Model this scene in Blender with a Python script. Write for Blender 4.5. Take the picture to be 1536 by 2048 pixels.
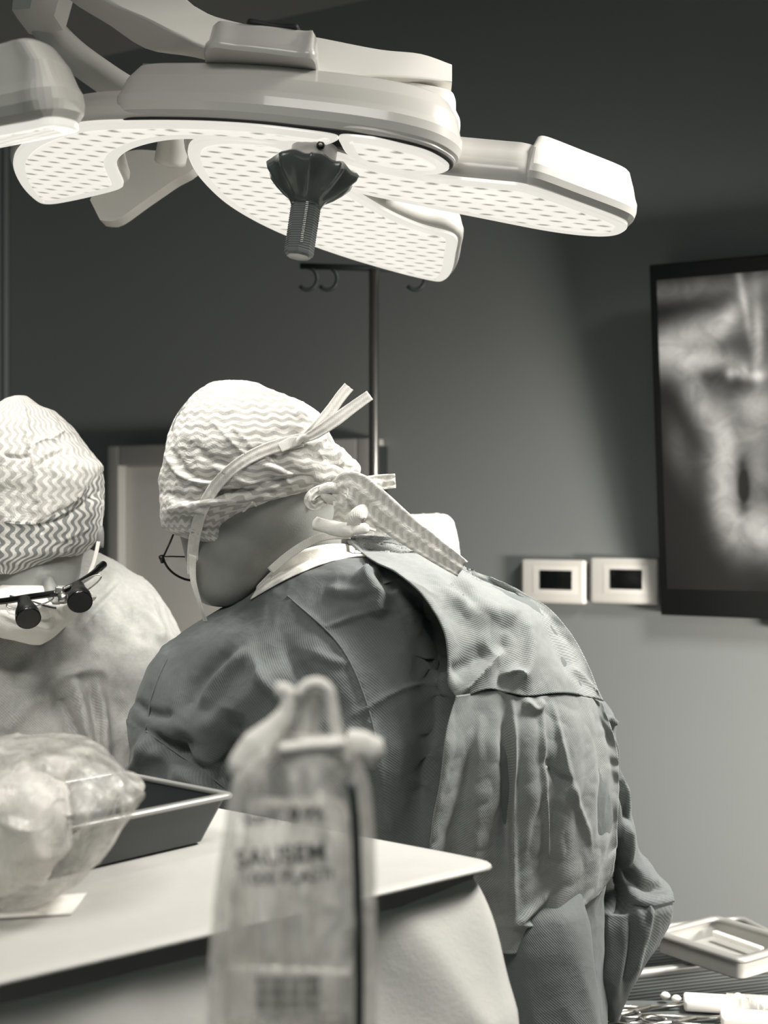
import bpy, bmesh, math, random
import numpy as np
from mathutils import Vector, noise as mn
from mathutils.bvhtree import BVHTree
from mathutils.geometry import tessellate_polygon
random.seed(4); np.random.seed(4)
S = bpy.context.scene
for o in list(bpy.data.objects): bpy.data.objects.remove(o)
COL = S.collection
# ------------------------------------------------------------------ camera, world, lights, exposure
F = 2800.0; H = 1.45
cam = bpy.data.cameras.new('camera'); co = bpy.data.objects.new('camera', cam); COL.objects.link(co)
cam.sensor_fit = 'VERTICAL'; cam.sensor_height = 36.0; cam.sensor_width = 27.0; cam.lens = 36.0*F/2048
co.location = (0, 0, H); co.rotation_euler = (math.pi/2, 0, 0)
cam.dof.use_dof = True; cam.dof.focus_distance = 2.02; cam.dof.aperture_fstop = 4.0
cam.clip_start = 0.05
S.camera = co
S.view_settings.view_transform = 'Standard'; S.view_settings.look = 'None'
S.view_settings.exposure = 0.0; S.view_settings.gamma = 1.0; S.view_settings.use_curve_mapping = False
w = bpy.data.worlds.new('world'); S.world = w; w.use_nodes = True
w.node_tree.nodes['Background'].inputs[0].default_value = (0.70, 0.97, 1.0, 1)
w.node_tree.nodes['Background'].inputs[1].default_value = 0.10

def lamp(name, kind, loc, target, power, size=0.1, col=(1, .975, .91), angle=90, blend=0.6, size_y=None, spread=180):
    l = bpy.data.lights.new(name, kind); o = bpy.data.objects.new(name, l); COL.objects.link(o)
    l.energy = power; l.color = col; o.location = loc
    if kind == 'AREA':
        l.size = size; l.spread = math.radians(spread)
        if size_y: l.shape = 'RECTANGLE'; l.size_y = size_y
    elif kind == 'SPOT':
        l.spot_size = math.radians(angle); l.spot_blend = blend; l.shadow_soft_size = size
    else: l.shadow_soft_size = size
    o.rotation_euler = (Vector(target)-Vector(loc)).to_track_quat('-Z', 'Y').to_euler()
    return o
# fill lights added out of view: overhead, upper right, low wash on the wall
lamp('overhead_fill_light', 'AREA', (-0.1, 0.55, 2.78), (-0.05, 1.35, 1.0), 14, 0.9, size_y=0.9, spread=100)  # added overhead fill for the foreground table and bag
lamp('side_fill_light', 'AREA', (1.35, 2.0, 2.72), (0.55, 2.25, 1.35), 31, 0.5, size_y=0.5, spread=90)  # added fill for the gown's back and shoulder
lamp('wall_wash_light', 'SPOT', (2.2, 1.55, 0.9), (0.95, 3.25, 0.72), 500, 0.25, col=(1, .93, .84), angle=82, blend=1.0)  # added to brighten the lower right of the back wall
lamp('lamp_beam_light', 'SPOT', (-0.28, 1.93, 1.86), (-0.26, 2.16, 1.3), 6, 0.06, angle=105, blend=0.7)
lamp('lamp_beam_light', 'SPOT', (0.02, 2.25, 1.80), (-0.10, 2.25, 1.3), 7, 0.06, angle=105, blend=0.7)
lamp('lamp_beam_light', 'SPOT', (0.28, 2.02, 1.80), (0.1, 2.25, 1.3), 8, 0.06, angle=115, blend=0.8)
lamp('lamp_beam_light', 'SPOT', (-0.60, 2.05, 1.95), (-0.50, 2.22, 1.3), 10, 0.05, angle=85, blend=0.6)
lamp('lamp_beam_light', 'SPOT', (-0.50, 1.58, 1.70), (-0.55, 2.16, 1.12), 13, 0.05, angle=60, blend=0.8)  # extra front beam below the left lamp head, added to brighten the mask

# ------------------------------------------------------------------ helpers
def P(px, py, Y): return np.array([(px-768)/F*Y, Y, H+(1024-py)/F*Y])
def PX(v): return np.stack([768+F*v[:, 0]/v[:, 1], 1024-F*(v[:, 2]-H)/v[:, 1]], 1)
def thing(name, loc, label, cat, group=None):
    o = bpy.data.objects.new(name, None); COL.objects.link(o); o.location = loc; o.empty_display_size = .05
    o['label'] = label; o['category'] = cat
    if group: o['group'] = group
    return o
def rootloc(p):
    while p.parent: p = p.parent
    return np.array(p.location)
def mk(name, verts, faces, mat, parent=None, smooth=True, uv=None, label=None, cat=None, group=None, kind=None, mats=None, sharp=None):
    verts = np.asarray(verts, float)
    if parent is not None: org = rootloc(parent)
    else:
        org = np.array([(verts[:, 0].min()+verts[:, 0].max())/2, (verts[:, 1].min()+verts[:, 1].max())/2, verts[:, 2].min()])
    me = bpy.data.meshes.new(name)
    me.from_pydata((verts-org).tolist(), [], [tuple(int(i) for i in f) for f in faces])
    if uv is not None:
        l = me.uv_layers.new(name='UVMap')
        idx = np.zeros(len(me.loops), int); me.loops.foreach_get('vertex_index', idx)
        l.data.foreach_set('uv', np.asarray(uv, float)[idx].ravel())
    me.update()
    bm = bmesh.new(); bm.from_mesh(me); bmesh.ops.recalc_face_normals(bm, faces=bm.faces); bm.to_mesh(me); bm.free()
    if smooth: me.polygons.foreach_set('use_smooth', [True]*len(me.polygons))
    if sharp: me.set_sharp_from_angle(angle=math.radians(sharp))
    me.materials.append(mat)
    o = bpy.data.objects.new(name, me); COL.objects.link(o)
    if parent is not None: o.parent = parent
    else: o.location = org
    if label: o['label'] = label
    if cat: o['category'] = cat
    if group: o['group'] = group
    if kind: o['kind'] = kind
    return o
class MB:
    def __init__(s): s.v = []; s.f = []; s.uv = []
    def add(s, v, f, uv=None):
        b = len(s.v); s.v += [list(map(float, x)) for x in v]; s.f += [[i+b for i in q] for q in f]
        s.uv += [list(map(float, x)) for x in (uv if uv is not None else [(0, 0)]*len(v))]
        return s
    def grid(s, g, closed_u=False, cap=False, uv=None):
        g = np.asarray(g, float); n, m = g.shape[:2]; f = []
        for i in range(n-1):
            for j in range(m if closed_u else m-1):
                k = (j+1) % m; f.append((i*m+j, i*m+k, (i+1)*m+k, (i+1)*m+j))
        if cap: f.append(list(range(m))[::-1]); f.append([(n-1)*m+j for j in range(m)])
        return s.add(g.reshape(-1, 3), f, None if uv is None else np.asarray(uv).reshape(-1, 2))
    def tube(s, pts, r, n=12, cap=True, flat=1.0, up=None):
        pts = [Vector(p) for p in pts]; rr = r if hasattr(r, '__len__') else [r]*len(pts)
        rings = []; prev = Vector(up) if up is not None else None
        for i, p in enumerate(pts):
            t = (pts[min(i+1, len(pts)-1)]-pts[max(i-1, 0)]).normalized()
            if prev is None: prev = t.orthogonal()
            a = (prev-t*prev.dot(t)).normalized(); prev = a; b = t.cross(a)
            rings.append([p+(a*math.cos(q)*flat+b*math.sin(q))*rr[i] for q in np.linspace(0, 2*math.pi, n, endpoint=False)])
        return s.grid([[list(v) for v in r_] for r_ in rings], True, cap)
    def box(s, c, sx, sy, sz, bev=0.0, R=None):
        bm = bmesh.new(); bmesh.ops.create_cube(bm, size=1)
        for v in bm.verts: v.co = Vector((v.co.x*sx, v.co.y*sy, v.co.z*sz))
        if bev: bmesh.ops.bevel(bm, geom=list(bm.edges), offset=bev, segments=3, profile=.6, affect='EDGES')
        bm.verts.index_update(); V = np.array([v.co for v in bm.verts]); 
        fs = [[v.index for v in f.verts] for f in bm.faces]; bm.free()
        if R is not None: V = V @ np.array(R)
        return s.add(V+np.array(c), fs)
    def out(s, name, mat, parent=None, **k):
        return mk(name, s.v, s.f, mat, parent, uv=s.uv, **k)
def cat(pts, n, closed=False):
    """Catmull-Rom resample of a polyline"""
    p = np.asarray(pts, float); m = len(p)
    if closed: q = np.vstack([p[-1], p, p[0], p[1]]); seg = m
    else: q = np.vstack([2*p[0]-p[1], p, 2*p[-1]-p[-2]]); seg = m-1
    res = []
    for i in range(seg):
        a, b, c, d = q[i:i+4]
        t = np.linspace(0, 1, 16, endpoint=False)[:, None]
        res.append(.5*((2*b)+(c-a)*t+(2*a-5*b+4*c-d)*t*t+(3*b-a-3*c+d)*t**3))
    r = np.vstack(res+[p[:1] if closed else p[-1:]])
    d = np.r_[0, np.cumsum(np.linalg.norm(np.diff(r, axis=0), axis=1))]
    u = np.linspace(0, d[-1], n, endpoint=not closed)
    return np.stack([np.interp(u, d, r[:, k]) for k in range(p.shape[1])], 1)
def pch(x, xs, ys):
    """monotone-ish cubic interpolation of a table"""
    xs = np.asarray(xs, float); ys = np.asarray(ys, float)
    d = np.diff(ys)/np.diff(xs); m = np.zeros(len(xs)); m[1:-1] = np.where(d[1:]*d[:-1] > 0, 2*d[1:]*d[:-1]/(d[1:]+d[:-1]+1e-12), 0); m[0] = d[0]; m[-1] = d[-1]
    i = np.clip(np.searchsorted(xs, x)-1, 0, len(xs)-2); h = xs[i+1]-xs[i]; t = (x-xs[i])/h
    return (2*t**3-3*t**2+1)*ys[i]+(t**3-2*t**2+t)*h*m[i]+(-2*t**3+3*t**2)*ys[i+1]+(t**3-t**2)*h*m[i+1]
def loft(rows, n=120, m=120, pw=2.3, shift=None):
    """closed volume from (y, left, right, distance, half-depth) stations; returns verts, faces, uv"""
    R = np.array(rows, float); ys = np.linspace(R[0, 0], R[-1, 0], m)
    T = [pch(ys, R[:, 0], R[:, k]) for k in (1, 2, 3, 4)]
    th = np.linspace(0, 2*np.pi, n, endpoint=False)
    c = np.sign(np.cos(th))*np.abs(np.cos(th))**(2/pw); s_ = np.sign(np.sin(th))*np.abs(np.sin(th))**(2/pw)
    g = np.zeros((m, n, 3)); uv = np.zeros((m, n, 2)); rad = np.mean((T[1]-T[0])/2/F*T[2])
    for i, y in enumerate(ys):
        xl, xr, D, hd = [t[i] for t in T]
        g[i, :, 0] = ((xl+xr)/2-768+(xr-xl)/2*c)/F*D; g[i, :, 1] = D-hd*s_; g[i, :, 2] = H+(1024-y)/F*D
        uv[i, :, 0] = -th*rad*1.05; uv[i, :, 1] = (1024-y)/F*D
    fs = []
    for i in range(m-1):
        for j in range(n):
            k = (j+1) % n; fs.append((i*n+j, i*n+k, (i+1)*n+k, (i+1)*n+j))
    fs.append(list(range(n))[::-1]); fs.append([(m-1)*n+j for j in range(n)])
    return g.reshape(-1, 3), fs, uv.reshape(-1, 2)
def vnormals(v, f):
    me = bpy.data.meshes.new('t'); me.from_pydata(v.tolist(), [], [tuple(map(int, q)) for q in f]); me.update()
    n = np.zeros(len(v)*3); me.vertices.foreach_get('normal', n); bpy.data.meshes.remove(me)
    n = n.reshape(-1, 3); c = v.mean(0)
    if ((v-c)*n).sum() < 0: n = -n
    return n
def segdist(p, line):
    """distance, signed side and position along a polyline for 2-D points"""
    best = np.full(len(p), 1e9); side = np.ones(len(p)); pos = np.zeros(len(p)); L = 0
    for a, b in zip(line[:-1], line[1:]):
        d = b-a; l = np.linalg.norm(d)+1e-9; t = np.clip(((p-a) @ d)/l/l, 0, 1)
        q = p-(a+t[:, None]*d); ds = np.hypot(q[:, 0], q[:, 1]); k = ds < best
        best = np.where(k, ds, best); side = np.where(k, np.sign(d[0]*q[:, 1]-d[1]*q[:, 0]), side); pos = np.where(k, L+t*l, pos); L += l
    return best, side, pos/L
def crease(v, f, items, outward=None):
    """fold cloth: items = (pixel polyline, height m, width px, kind) with kind ridge 'g' or one-sided fold 'f'"""
    n = vnormals(v, f) if outward is None else outward
    p = PX(v); wgt = np.clip(-n[:, 1]*2.2+.15, 0, 1); dv = np.zeros(len(v))
    for it in items:
        line = cat(it[0], 24) if len(it[0]) > 2 else np.array(it[0], float)
        amp, wd, kind = it[1], it[2], (it[3] if len(it) > 3 else 'g')
        d, sd, pos = segdist(p, line); taper = np.clip(np.minimum(pos, 1-pos)*5+.12, 0, 1)
        if kind == 'g': dv += amp*np.exp(-(d/wd)**2)*taper
        elif kind == 's':  # sharp ridge
            dv += amp*np.exp(-d/wd)*taper
        else:
            x = d*sd; dv += amp*taper*(1/(1+np.exp(-x/(wd*.16))))*np.exp(-np.maximum(x, 0)/(wd*1.6))*np.exp(-(np.maximum(-x, 0)/wd)**2)
    return v+n*(dv*wgt)[:, None]
def crumple(v, f, amp, scale, sharp=True, seed=0.0, stretch=(1, 1, 1)):
    n = vnormals(v, f); out = np.zeros(len(v)); st = np.array(stretch)
    for i, q in enumerate(v*scale*st+seed):
        a = mn.noise(q); b = mn.noise(q*2.3+Vector((5, 1, 3)) if isinstance(q, Vector) else Vector(q*2.3+5))
        out[i] = (-(abs(a)*1.2+abs(b)*.5)+.4) if sharp else (a+b*.5)
    return v+n*(out*amp)[:, None]
def coons(top, bot, lef, rig, nu, nv):
    """pixel patch from four boundary polylines: top/bot run left to right, lef/rig run top to bottom"""
    T, B, L, R = cat(top, nu), cat(bot, nu), cat(lef, nv), cat(rig, nv)
    u = np.linspace(0, 1, nu)[None, :, None]; v = np.linspace(0, 1, nv)[:, None, None]
    c = (1-u)*(1-v)*T[0]+u*(1-v)*T[-1]+(1-u)*v*B[0]+u*v*B[-1]
    return (1-v)*T[None]+v*B[None]+(1-u)*L[:, None]+u*R[:, None]-c
def bvh(v, f): return BVHTree.FromPolygons([Vector(x) for x in v], [tuple(map(int, q)) for q in f])
def drape(px, tree, off, Y0, center=None, smooth=0):
    """lay a pixel grid on a surface seen from the front; off = metres proud of it (scalar or array)"""
    nv, nu = px.shape[:2]; out = np.zeros((nv, nu)); off = np.broadcast_to(off, (nv, nu))
    c = np.array(center if center is not None else px.reshape(-1, 2).mean(0)); cp = Vector((0, 0, H))
    for i in range(nv):
        for j in range(nu):
            q = px[i, j].copy(); y = None
            for k in range(40):
                d = Vector(P(q[0], q[1], 1.0))-cp; h = tree.ray_cast(cp, d.normalized())
                if h[0] is not None: y = h[0].y+.0008*k; break
                q = q+(c-q)*.012
            out[i, j] = Y0 if y is None else y
    for _ in range(smooth):
        o2 = np.pad(out, 1, mode='edge'); out = (4*out+2*(o2[:-2, 1:-1]+o2[2:, 1:-1]+o2[1:-1, :-2]+o2[1:-1, 2:]))/12
    out = out-off
    g = np.zeros((nv, nu, 3))
    for i in range(nv):
        for j in range(nu): g[i, j] = P(px[i, j, 0], px[i, j, 1], out[i, j])
    return g
def gfaces(nv, nu): return [(i*nu+j, i*nu+j+1, (i+1)*nu+j+1, (i+1)*nu+j) for i in range(nv-1) for j in range(nu-1)]
def sheet(name, g, mat, parent=None, th=.0012, uvs=None, **k):
    """solid sheet of cloth from a grid of points"""
    nv, nu = g.shape[:2]; v = g.reshape(-1, 3)
    du = np.r_[0, np.cumsum(np.linalg.norm(np.diff(g[nv//2], axis=0), axis=1))]; dvv = np.r_[0, np.cumsum(np.linalg.norm(np.diff(g[:, nu//2], axis=0), axis=1))]
    uv = np.stack(np.meshgrid(du, dvv), -1).reshape(-1, 2)
    f = gfaces(nv, nu); n = vnormals(v, f); n = n*np.where(n[:, 1:2] > 0, -1, 1)
    v2 = v-n*th; N = len(v); fs = list(f)+[tuple(i+N for i in q[::-1]) for q in f]
    ring = [j for j in range(nu)]+[i*nu+nu-1 for i in range(1, nv)]+[(nv-1)*nu+j for j in range(nu-2, -1, -1)]+[i*nu for i in range(nv-2, 0, -1)]
    for a, b in zip(ring, ring[1:]+ring[:1]): fs.append((b, a, a+N, b+N))
    return mk(name, np.vstack([v, v2]), fs, mat, parent, uv=np.vstack([uv, uv]), **k)
def ribbon(name, pts, width, mat, parent=None, th=.0012, face=(0, -1, 0), ripple=0.0, twist=None, **k):
    """cloth tape along 3-D points"""
    n = max(8, len(pts)*8); c = cat(pts, n); w_ = np.interp(np.linspace(0, 1, n), np.linspace(0, 1, len(np.atleast_1d(width))), np.atleast_1d(width)) if np.ndim(width) else np.full(n, width)
    g = np.zeros((9, n, 3)); fc = np.array(face, float)
    for i in range(n):
        t = c[min(i+1, n-1)]-c[max(i-1, 0)]; t /= np.linalg.norm(t)+1e-9
        fv = fc if twist is None else fc+np.array([math.sin(twist*i/n), 0, math.cos(twist*i/n)-1])*.6
        s_ = np.cross(t, fv); s_ /= np.linalg.norm(s_)+1e-9; nn = np.cross(s_, t)
        for j in range(9):
            q = (j/8-.5); g[j, i] = c[i]+s_*q*w_[i]+nn*ripple*(math.cos(q*math.pi*4)+.4*math.sin(i*.7+q*3))
    return sheet(name, g, mat, parent, th, **k)
def surfpath(pts, tree, off, Y0):
    g = drape(cat(pts, 26)[None], tree, off, Y0)[0]; return g
def sm(a, k=3):
    for _ in range(k): a = np.vstack([a[:1], (a[:-2]+2*a[1:-1]+a[2:])/4, a[-1:]])
    return a
def fused(name, caps, mat, parent, voxel=.011, **k):
    """one continuous body from tapered limbs merged into a single skin"""
    mb = MB()
    for p0, r0, p1, r1 in caps:
        p0 = np.array(p0, float); p1 = np.array(p1, float); d = p1-p0; l = np.linalg.norm(d)+1e-6; d = d/l; pts = []; rs = []
        for a in np.linspace(-math.pi/2*.97, 0, 6): pts.append(p0+d*r0*math.sin(a)); rs.append(r0*math.cos(a))
        for t in np.linspace(0.1, .9, 6): pts.append(p0+d*l*t); rs.append(r0+(r1-r0)*t)
        for a in np.linspace(0, math.pi/2*.97, 6): pts.append(p1+d*r1*math.sin(a)); rs.append(r1*math.cos(a))
        mb.tube(pts, rs, 20)
    o = mb.out(name, mat, parent, **k)
    m = o.modifiers.new('r', 'REMESH'); m.mode = 'VOXEL'; m.voxel_size = voxel; m.use_smooth_shade = True
    s_ = o.modifiers.new('s', 'SMOOTH'); s_.iterations = 6; s_.factor = .6
    dg = bpy.context.evaluated_depsgraph_get(); me = bpy.data.meshes.new_from_object(o.evaluated_get(dg))
    o.modifiers.clear(); old = o.data; o.data = me; bpy.data.meshes.remove(old)
    me.polygons.foreach_set('use_smooth', [True]*len(me.polygons))
    return o
def meshdata(o):
    me = o.data; v = np.zeros(len(me.vertices)*3); me.vertices.foreach_get('co', v)
    return v.reshape(-1, 3)+rootloc(o), [tuple(p.vertices) for p in me.polygons]

# ------------------------------------------------------------------ materials
class N:
    def __init__(s, name, rough=.6, metal=0, col=None, **k):
        s.m = bpy.data.materials.new(name); s.m.use_nodes = True; s.t = s.m.node_tree; s.b = s.t.nodes['Principled BSDF']
        s.b.inputs['Roughness'].default_value = rough; s.b.inputs['Metallic'].default_value = metal
        if col: s.b.inputs['Base Color'].default_value = (*col, 1)
        for a, v in k.items(): s.b.inputs[a.replace('_', ' ')].default_value = v
    def n(s, t, **k):
        x = s.t.nodes.new(t)
        for a, v in k.items(): setattr(x, a, v)
        return x
    def l(s, a, b): s.t.links.new(a, b)
    def math(s, op, a, b=None, c=None):
        x = s.n('ShaderNodeMath', operation=op)
        for i, v in enumerate((a, b, c)):
            if v is None: continue
            if isinstance(v, (int, float)): x.inputs[i].default_value = v
            else: s.l(v, x.inputs[i])
        return x.outputs[0]
    def coord(s, kind='Object', sc=(1, 1, 1), rot=(0, 0, 0)):
        t = s.n('ShaderNodeTexCoord'); m = s.n('ShaderNodeMapping'); m.inputs['Scale'].default_value = sc; m.inputs['Rotation'].default_value = rot
        s.l(t.outputs[kind], m.inputs[0]); return m.outputs[0]
    def noise(s, vec, sc, det=4, rough=.55, dist=0):
        x = s.n('ShaderNodeTexNoise'); x.inputs['Scale'].default_value = sc; x.inputs['Detail'].default_value = det
        x.inputs['Roughness'].default_value = rough; x.inputs['Distortion'].default_value = dist; s.l(vec, x.inputs['Vector']); return x.outputs[0]
    def mix(s, f, a, b):
        x = s.n('ShaderNodeMix', data_type='RGBA')
        if isinstance(f, (int, float)): x.inputs[0].default_value = f
        else: s.l(f, x.inputs[0])
        for i, v in ((6, a), (7, b)):
            if isinstance(v, tuple): x.inputs[i].default_value = (*v, 1)
            else: s.l(v, x.inputs[i])
        return x.outputs[2]
    def ramp(s, f, pts):
        x = s.n('ShaderNodeValToRGB'); e = x.color_ramp.elements
        while len(e) < len(pts): e.new(.5)
        for q, (p, c) in zip(e, pts): q.position = p; q.color = (*c, 1) if isinstance(c, tuple) else (c, c, c, 1)
        s.l(f, x.inputs[0]); return x.outputs[0]
    def color(s, c): s.l(c, s.b.inputs['Base Color']); return s
    def bump(s, h, st=.3, dist=.002):
        x = s.n('ShaderNodeBump'); x.inputs['Strength'].default_value = st; x.inputs['Distance'].default_value = dist
        s.l(h, x.inputs['Height']); s.l(x.outputs[0], s.b.inputs['Normal']); return s
def G(v, warm=0.0):
    k = min(1, max(0, (v-.05)/.35)); return (v*(.88+.15*k+warm), v, v*(1.01-.07*k-warm*1.3))
def plain(name, v, rough=.6, metal=0, var=.08, **k):
    x = N(name, rough, metal, **k); nz = x.noise(x.coord(), 14, 4)
    x.color(x.mix(nz, G(v*(1-var)), G(v*(1+var)))); return x.m
def twill(name, v, period=.0042, contrast=.35, bump=.5, wr=28, mott=.25, trans=0.0):
    x = N(name, .78); x.b.inputs['Specular IOR Level'].default_value = .25
    x.b.inputs['Sheen Weight'].default_value = .12
    uv = x.n('ShaderNodeTexCoord').outputs['UV']; sp = x.n('ShaderNodeSeparateXYZ'); x.l(uv, sp.inputs[0])
    a = x.math('SINE', x.math('MULTIPLY', x.math('ADD', sp.outputs[0], sp.outputs[1]), 2*math.pi/period))
    b = x.math('SINE', x.math('MULTIPLY', x.math('SUBTRACT', sp.outputs[0], sp.outputs[1]), 2*math.pi/period*.93))
    wv = x.math('ADD', x.math('MULTIPLY', a, .36), x.math('MULTIPLY', b, .14))
    ob = x.coord(); n1 = x.noise(ob, 22, 6, .65, .4); n2 = x.noise(ob, 160, 4, .7)
    f = x.math('ADD', x.math('MULTIPLY', wv, contrast), x.math('MULTIPLY', x.math('SUBTRACT', n1, .5), mott*2))
    f = x.math('ADD', f, x.math('MULTIPLY', x.math('SUBTRACT', n2, .5), mott)); f = x.math('ADD', f, .5)
    x.color(x.mix(f, G(v*.6), G(v*1.4)))
    n3 = x.noise(ob, wr*.7, 3, .5, .2); rid = x.math('ABSOLUTE', x.math('SUBTRACT', n3, .5))
    h = x.math('ADD', x.math('MULTIPLY', rid, -1.3), x.math('MULTIPLY', wv, .10)); h = x.math('ADD', h, x.math('MULTIPLY', n2, .12))
    x.bump(h, bump, .006); return x.m
def wavy(name, hi, lo, ps=.0125, pw=.021, amp=.0034, swap=False, bump=.45, rough=.8, wr=34):
    x = N(name, rough); x.b.inputs['Specular IOR Level'].default_value = .2; x.b.inputs['Sheen Weight'].default_value = .15
    uv = x.n('ShaderNodeTexCoord').outputs['UV']; sp = x.n('ShaderNodeSeparateXYZ'); x.l(uv, sp.inputs[0])
    u, v = (sp.outputs[1], sp.outputs[0]) if swap else (sp.outputs[0], sp.outputs[1])
    d = x.math('MULTIPLY', x.math('SINE', x.math('MULTIPLY', v, 2*math.pi/pw)), amp)
    st = x.math('SINE', x.math('MULTIPLY', x.math('ADD', u, d), 2*math.pi/ps))
    ob = x.coord(); n1 = x.noise(ob, 60, 5, .7)
    k = x.math('ADD', st, x.math('MULTIPLY', x.math('SUBTRACT', n1, .5), 1.6))
    f = x.ramp(x.math('ADD', x.math('MULTIPLY', k, .5), .5), [(.38, 0.0), (.62, 1.0)])
    x.color(x.mix(f, G(lo), G(hi)))
    n3 = x.noise(ob, wr, 5, .65, .8); rid = x.math('ABSOLUTE', x.math('SUBTRACT', n3, .5))
    x.bump(x.math('ADD', x.math('MULTIPLY', rid, -2), x.math('MULTIPLY', n1, .25)), bump, .006); return x.m
def plastic(name, v, trans=.5, rough=.25, st=(1, 1, 1), spec=.5):
    """thin crinkled clear film: part see-through, part milky, glossy"""
    x = N(name, rough); x.b.inputs['Specular IOR Level'].default_value = spec
    ob = x.coord('Object', st); n1 = x.noise(ob, 26, 4, .5, .6)
    x.color(x.mix(n1, G(v*.75), G(min(1, v*1.15))))  # pale streaks in the tone stand in for highlights on the film
    a = x.ramp(n1, [(.36, max(0, 1-trans-.22)), (.66, min(1, 1-trans+.38))]); x.l(a, x.b.inputs['Alpha'])
    rid = x.math('ABSOLUTE', x.math('SUBTRACT', x.noise(ob, 30, 4, .6, 1.2), .5)); x.bump(x.math('MULTIPLY', rid, -3), .6, .006)
    return x.m
M = {}
def wallmat(name, v, cool=0.0):
    x = N(name, .55); ob = x.coord(); n1 = x.noise(ob, 1.3, 3); n2 = x.noise(ob, 220, 3)
    c = lambda q: (q*(1-cool), q, q*(.97+cool*.4))
    x.color(x.mix(n1, c(v*.95), c(v*1.05))); x.bump(n2, .05, .001); return x.m
M['wall'] = wallmat('painted_wall', .25, .06); M['wall_side'] = wallmat('painted_side_wall', .16, .13)
M['ceil'] = wallmat('ceiling_paint', .30); M['floor'] = wallmat('vinyl_floor', .25)
M['white_plastic'] = plain('white_plastic', .75, .4); M['cab'] = plain('cabinet_panel', .8, .45, var=.02); M['cabf'] = plain('cabinet_frame', .36, .4, var=.02)
M['black'] = plain('black_plastic', .006, .35); M['blackg'] = plain('black_gloss', .004, .18)
M['steel'] = plain('brushed_steel', .55, .3, 1.0); M['dsteel'] = plain('dark_steel', .06, .4, .6)
M['enamel'] = plain('lamp_enamel', .62, .26, var=.03, Coat_Weight=.25); M['enamel_b'] = plain('arm_enamel', .78, .38, var=.03)
M['seal'] = plain('rubber_seal', .02, .6)
M['gown'] = twill('gown_cloth', .11); M['gown_out_lit'] = twill('gown_outer_lit_cloth', .185, contrast=.6, wr=18)  # one fabric: dark copy for the shaded gown, lighter copy for the lit flap
M['gown_lit'] = twill('gown_lit_cloth', .36, contrast=.25, mott=.45)  # same fabric again, its paler tone stands in for lamp light
M['cap'] = wavy('cap_cloth', .68, .42, ps=.0105, pw=.024, amp=.0019, swap=True); M['cap_l'] = wavy('cap_band_cloth', .66, .24)
M['cap_top'] = wavy('cap_crown_cloth', .74, .5); M['cap_b'] = wavy('cap_back_cloth', .82, .66)
M['tape'] = twill('mask_tape', .72, contrast=.15, wr=60, bump=.3, mott=.12); M['mask'] = twill('mask_cloth', .82, contrast=.05, wr=14, bump=.25, mott=.08)
def skinm():
    x = N('skin', .5); x.b.inputs['Subsurface Weight'].default_value = .08; x.b.inputs['Subsurface Radius'].default_value = (.01, .008, .006)
    ob = x.coord(); n1 = x.noise(ob, 30, 5, .6); n2 = x.noise(ob, 400, 3)
    x.color(x.mix(n1, G(.20, .02), G(.29, .02))); x.bump(n2, .25, .0012); return x.m
M['skin'] = skinm()
M['trouser'] = twill('trouser_cloth', .12)
M['drape'] = twill('table_drape', .50, contrast=.04, wr=7, bump=.7, mott=.06)
M['drape'].node_tree.nodes['Principled BSDF'].inputs['Roughness'].default_value = .42; M['paper'] = plain('white_paper', .85, .7)
M['traym'] = plain('grey_tray_plastic', .045, .45, var=.05); M['trayrim'] = plain('tray_rim', .34, .35, .3)
M['film'] = plastic('clear_film', .95, .66, .2, (1.5, 1, .18), spec=.9); M['film2'] = plastic('milky_film', .95, .52, .25, (1.6, 1, .15), spec=.7)
M['film3'] = plastic('bundle_film', .7, .58, .2, (1.2, 1, .45), spec=.9); M['ink'] = plain('grey_ink', .07, .6)
def lensmat():
    x = N('led_lens', .3, col=(.9, .88, .82))
    uv = x.n('ShaderNodeTexCoord').outputs['UV']
    dn = x.n('ShaderNodeTexNoise'); dn.inputs['Scale'].default_value = 22; x.l(uv, dn.inputs['Vector'])
    va = x.n('ShaderNodeVectorMath', operation='MULTIPLY_ADD'); x.l(dn.outputs['Color'], va.inputs[0]); va.inputs[1].default_value = (.006, .006, 0); x.l(uv, va.inputs[2])
    sp = x.n('ShaderNodeSeparateXYZ'); x.l(va.outputs[0], sp.inputs[0])
    vv = x.math('MULTIPLY', x.math('ADD', sp.outputs[1], x.math('MULTIPLY', sp.outputs[0], .12)), 1/.021)
    fr = x.math('SUBTRACT', x.math('FRACT', vv), .5); row = x.math('EXPONENT', x.math('MULTIPLY', x.math('MULTIPLY', fr, fr), -40.0))
    par = x.math('SINE', x.math('MULTIPLY', vv, math.pi)); lat = x.math('MULTIPLY', x.math('COSINE', x.math('MULTIPLY', sp.outputs[0], 2*math.pi/.034)), par)
    k = x.math('MULTIPLY', row, x.math('ADD', .42, x.math('MULTIPLY', lat, .5)))
    c_ = x.ramp(k, [(.08, (1, .965, .88)), (.75, (.33, .32, .29))])
    x.l(c_, x.b.inputs['Emission Color']); x.b.inputs['Emission Strength'].default_value = .88
    x.color(x.mix(.0, (.12, .12, .11), (.1, .1, .1))); return x.m
M['lens'] = lensmat()
x = N('lens_rim_glass', .15, col=(.25, .25, .23)); x.b.inputs['Emission Color'].default_value = (1, .965, .88, 1); x.b.inputs['Emission Strength'].default_value = .72; M['lrim'] = x.m
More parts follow.
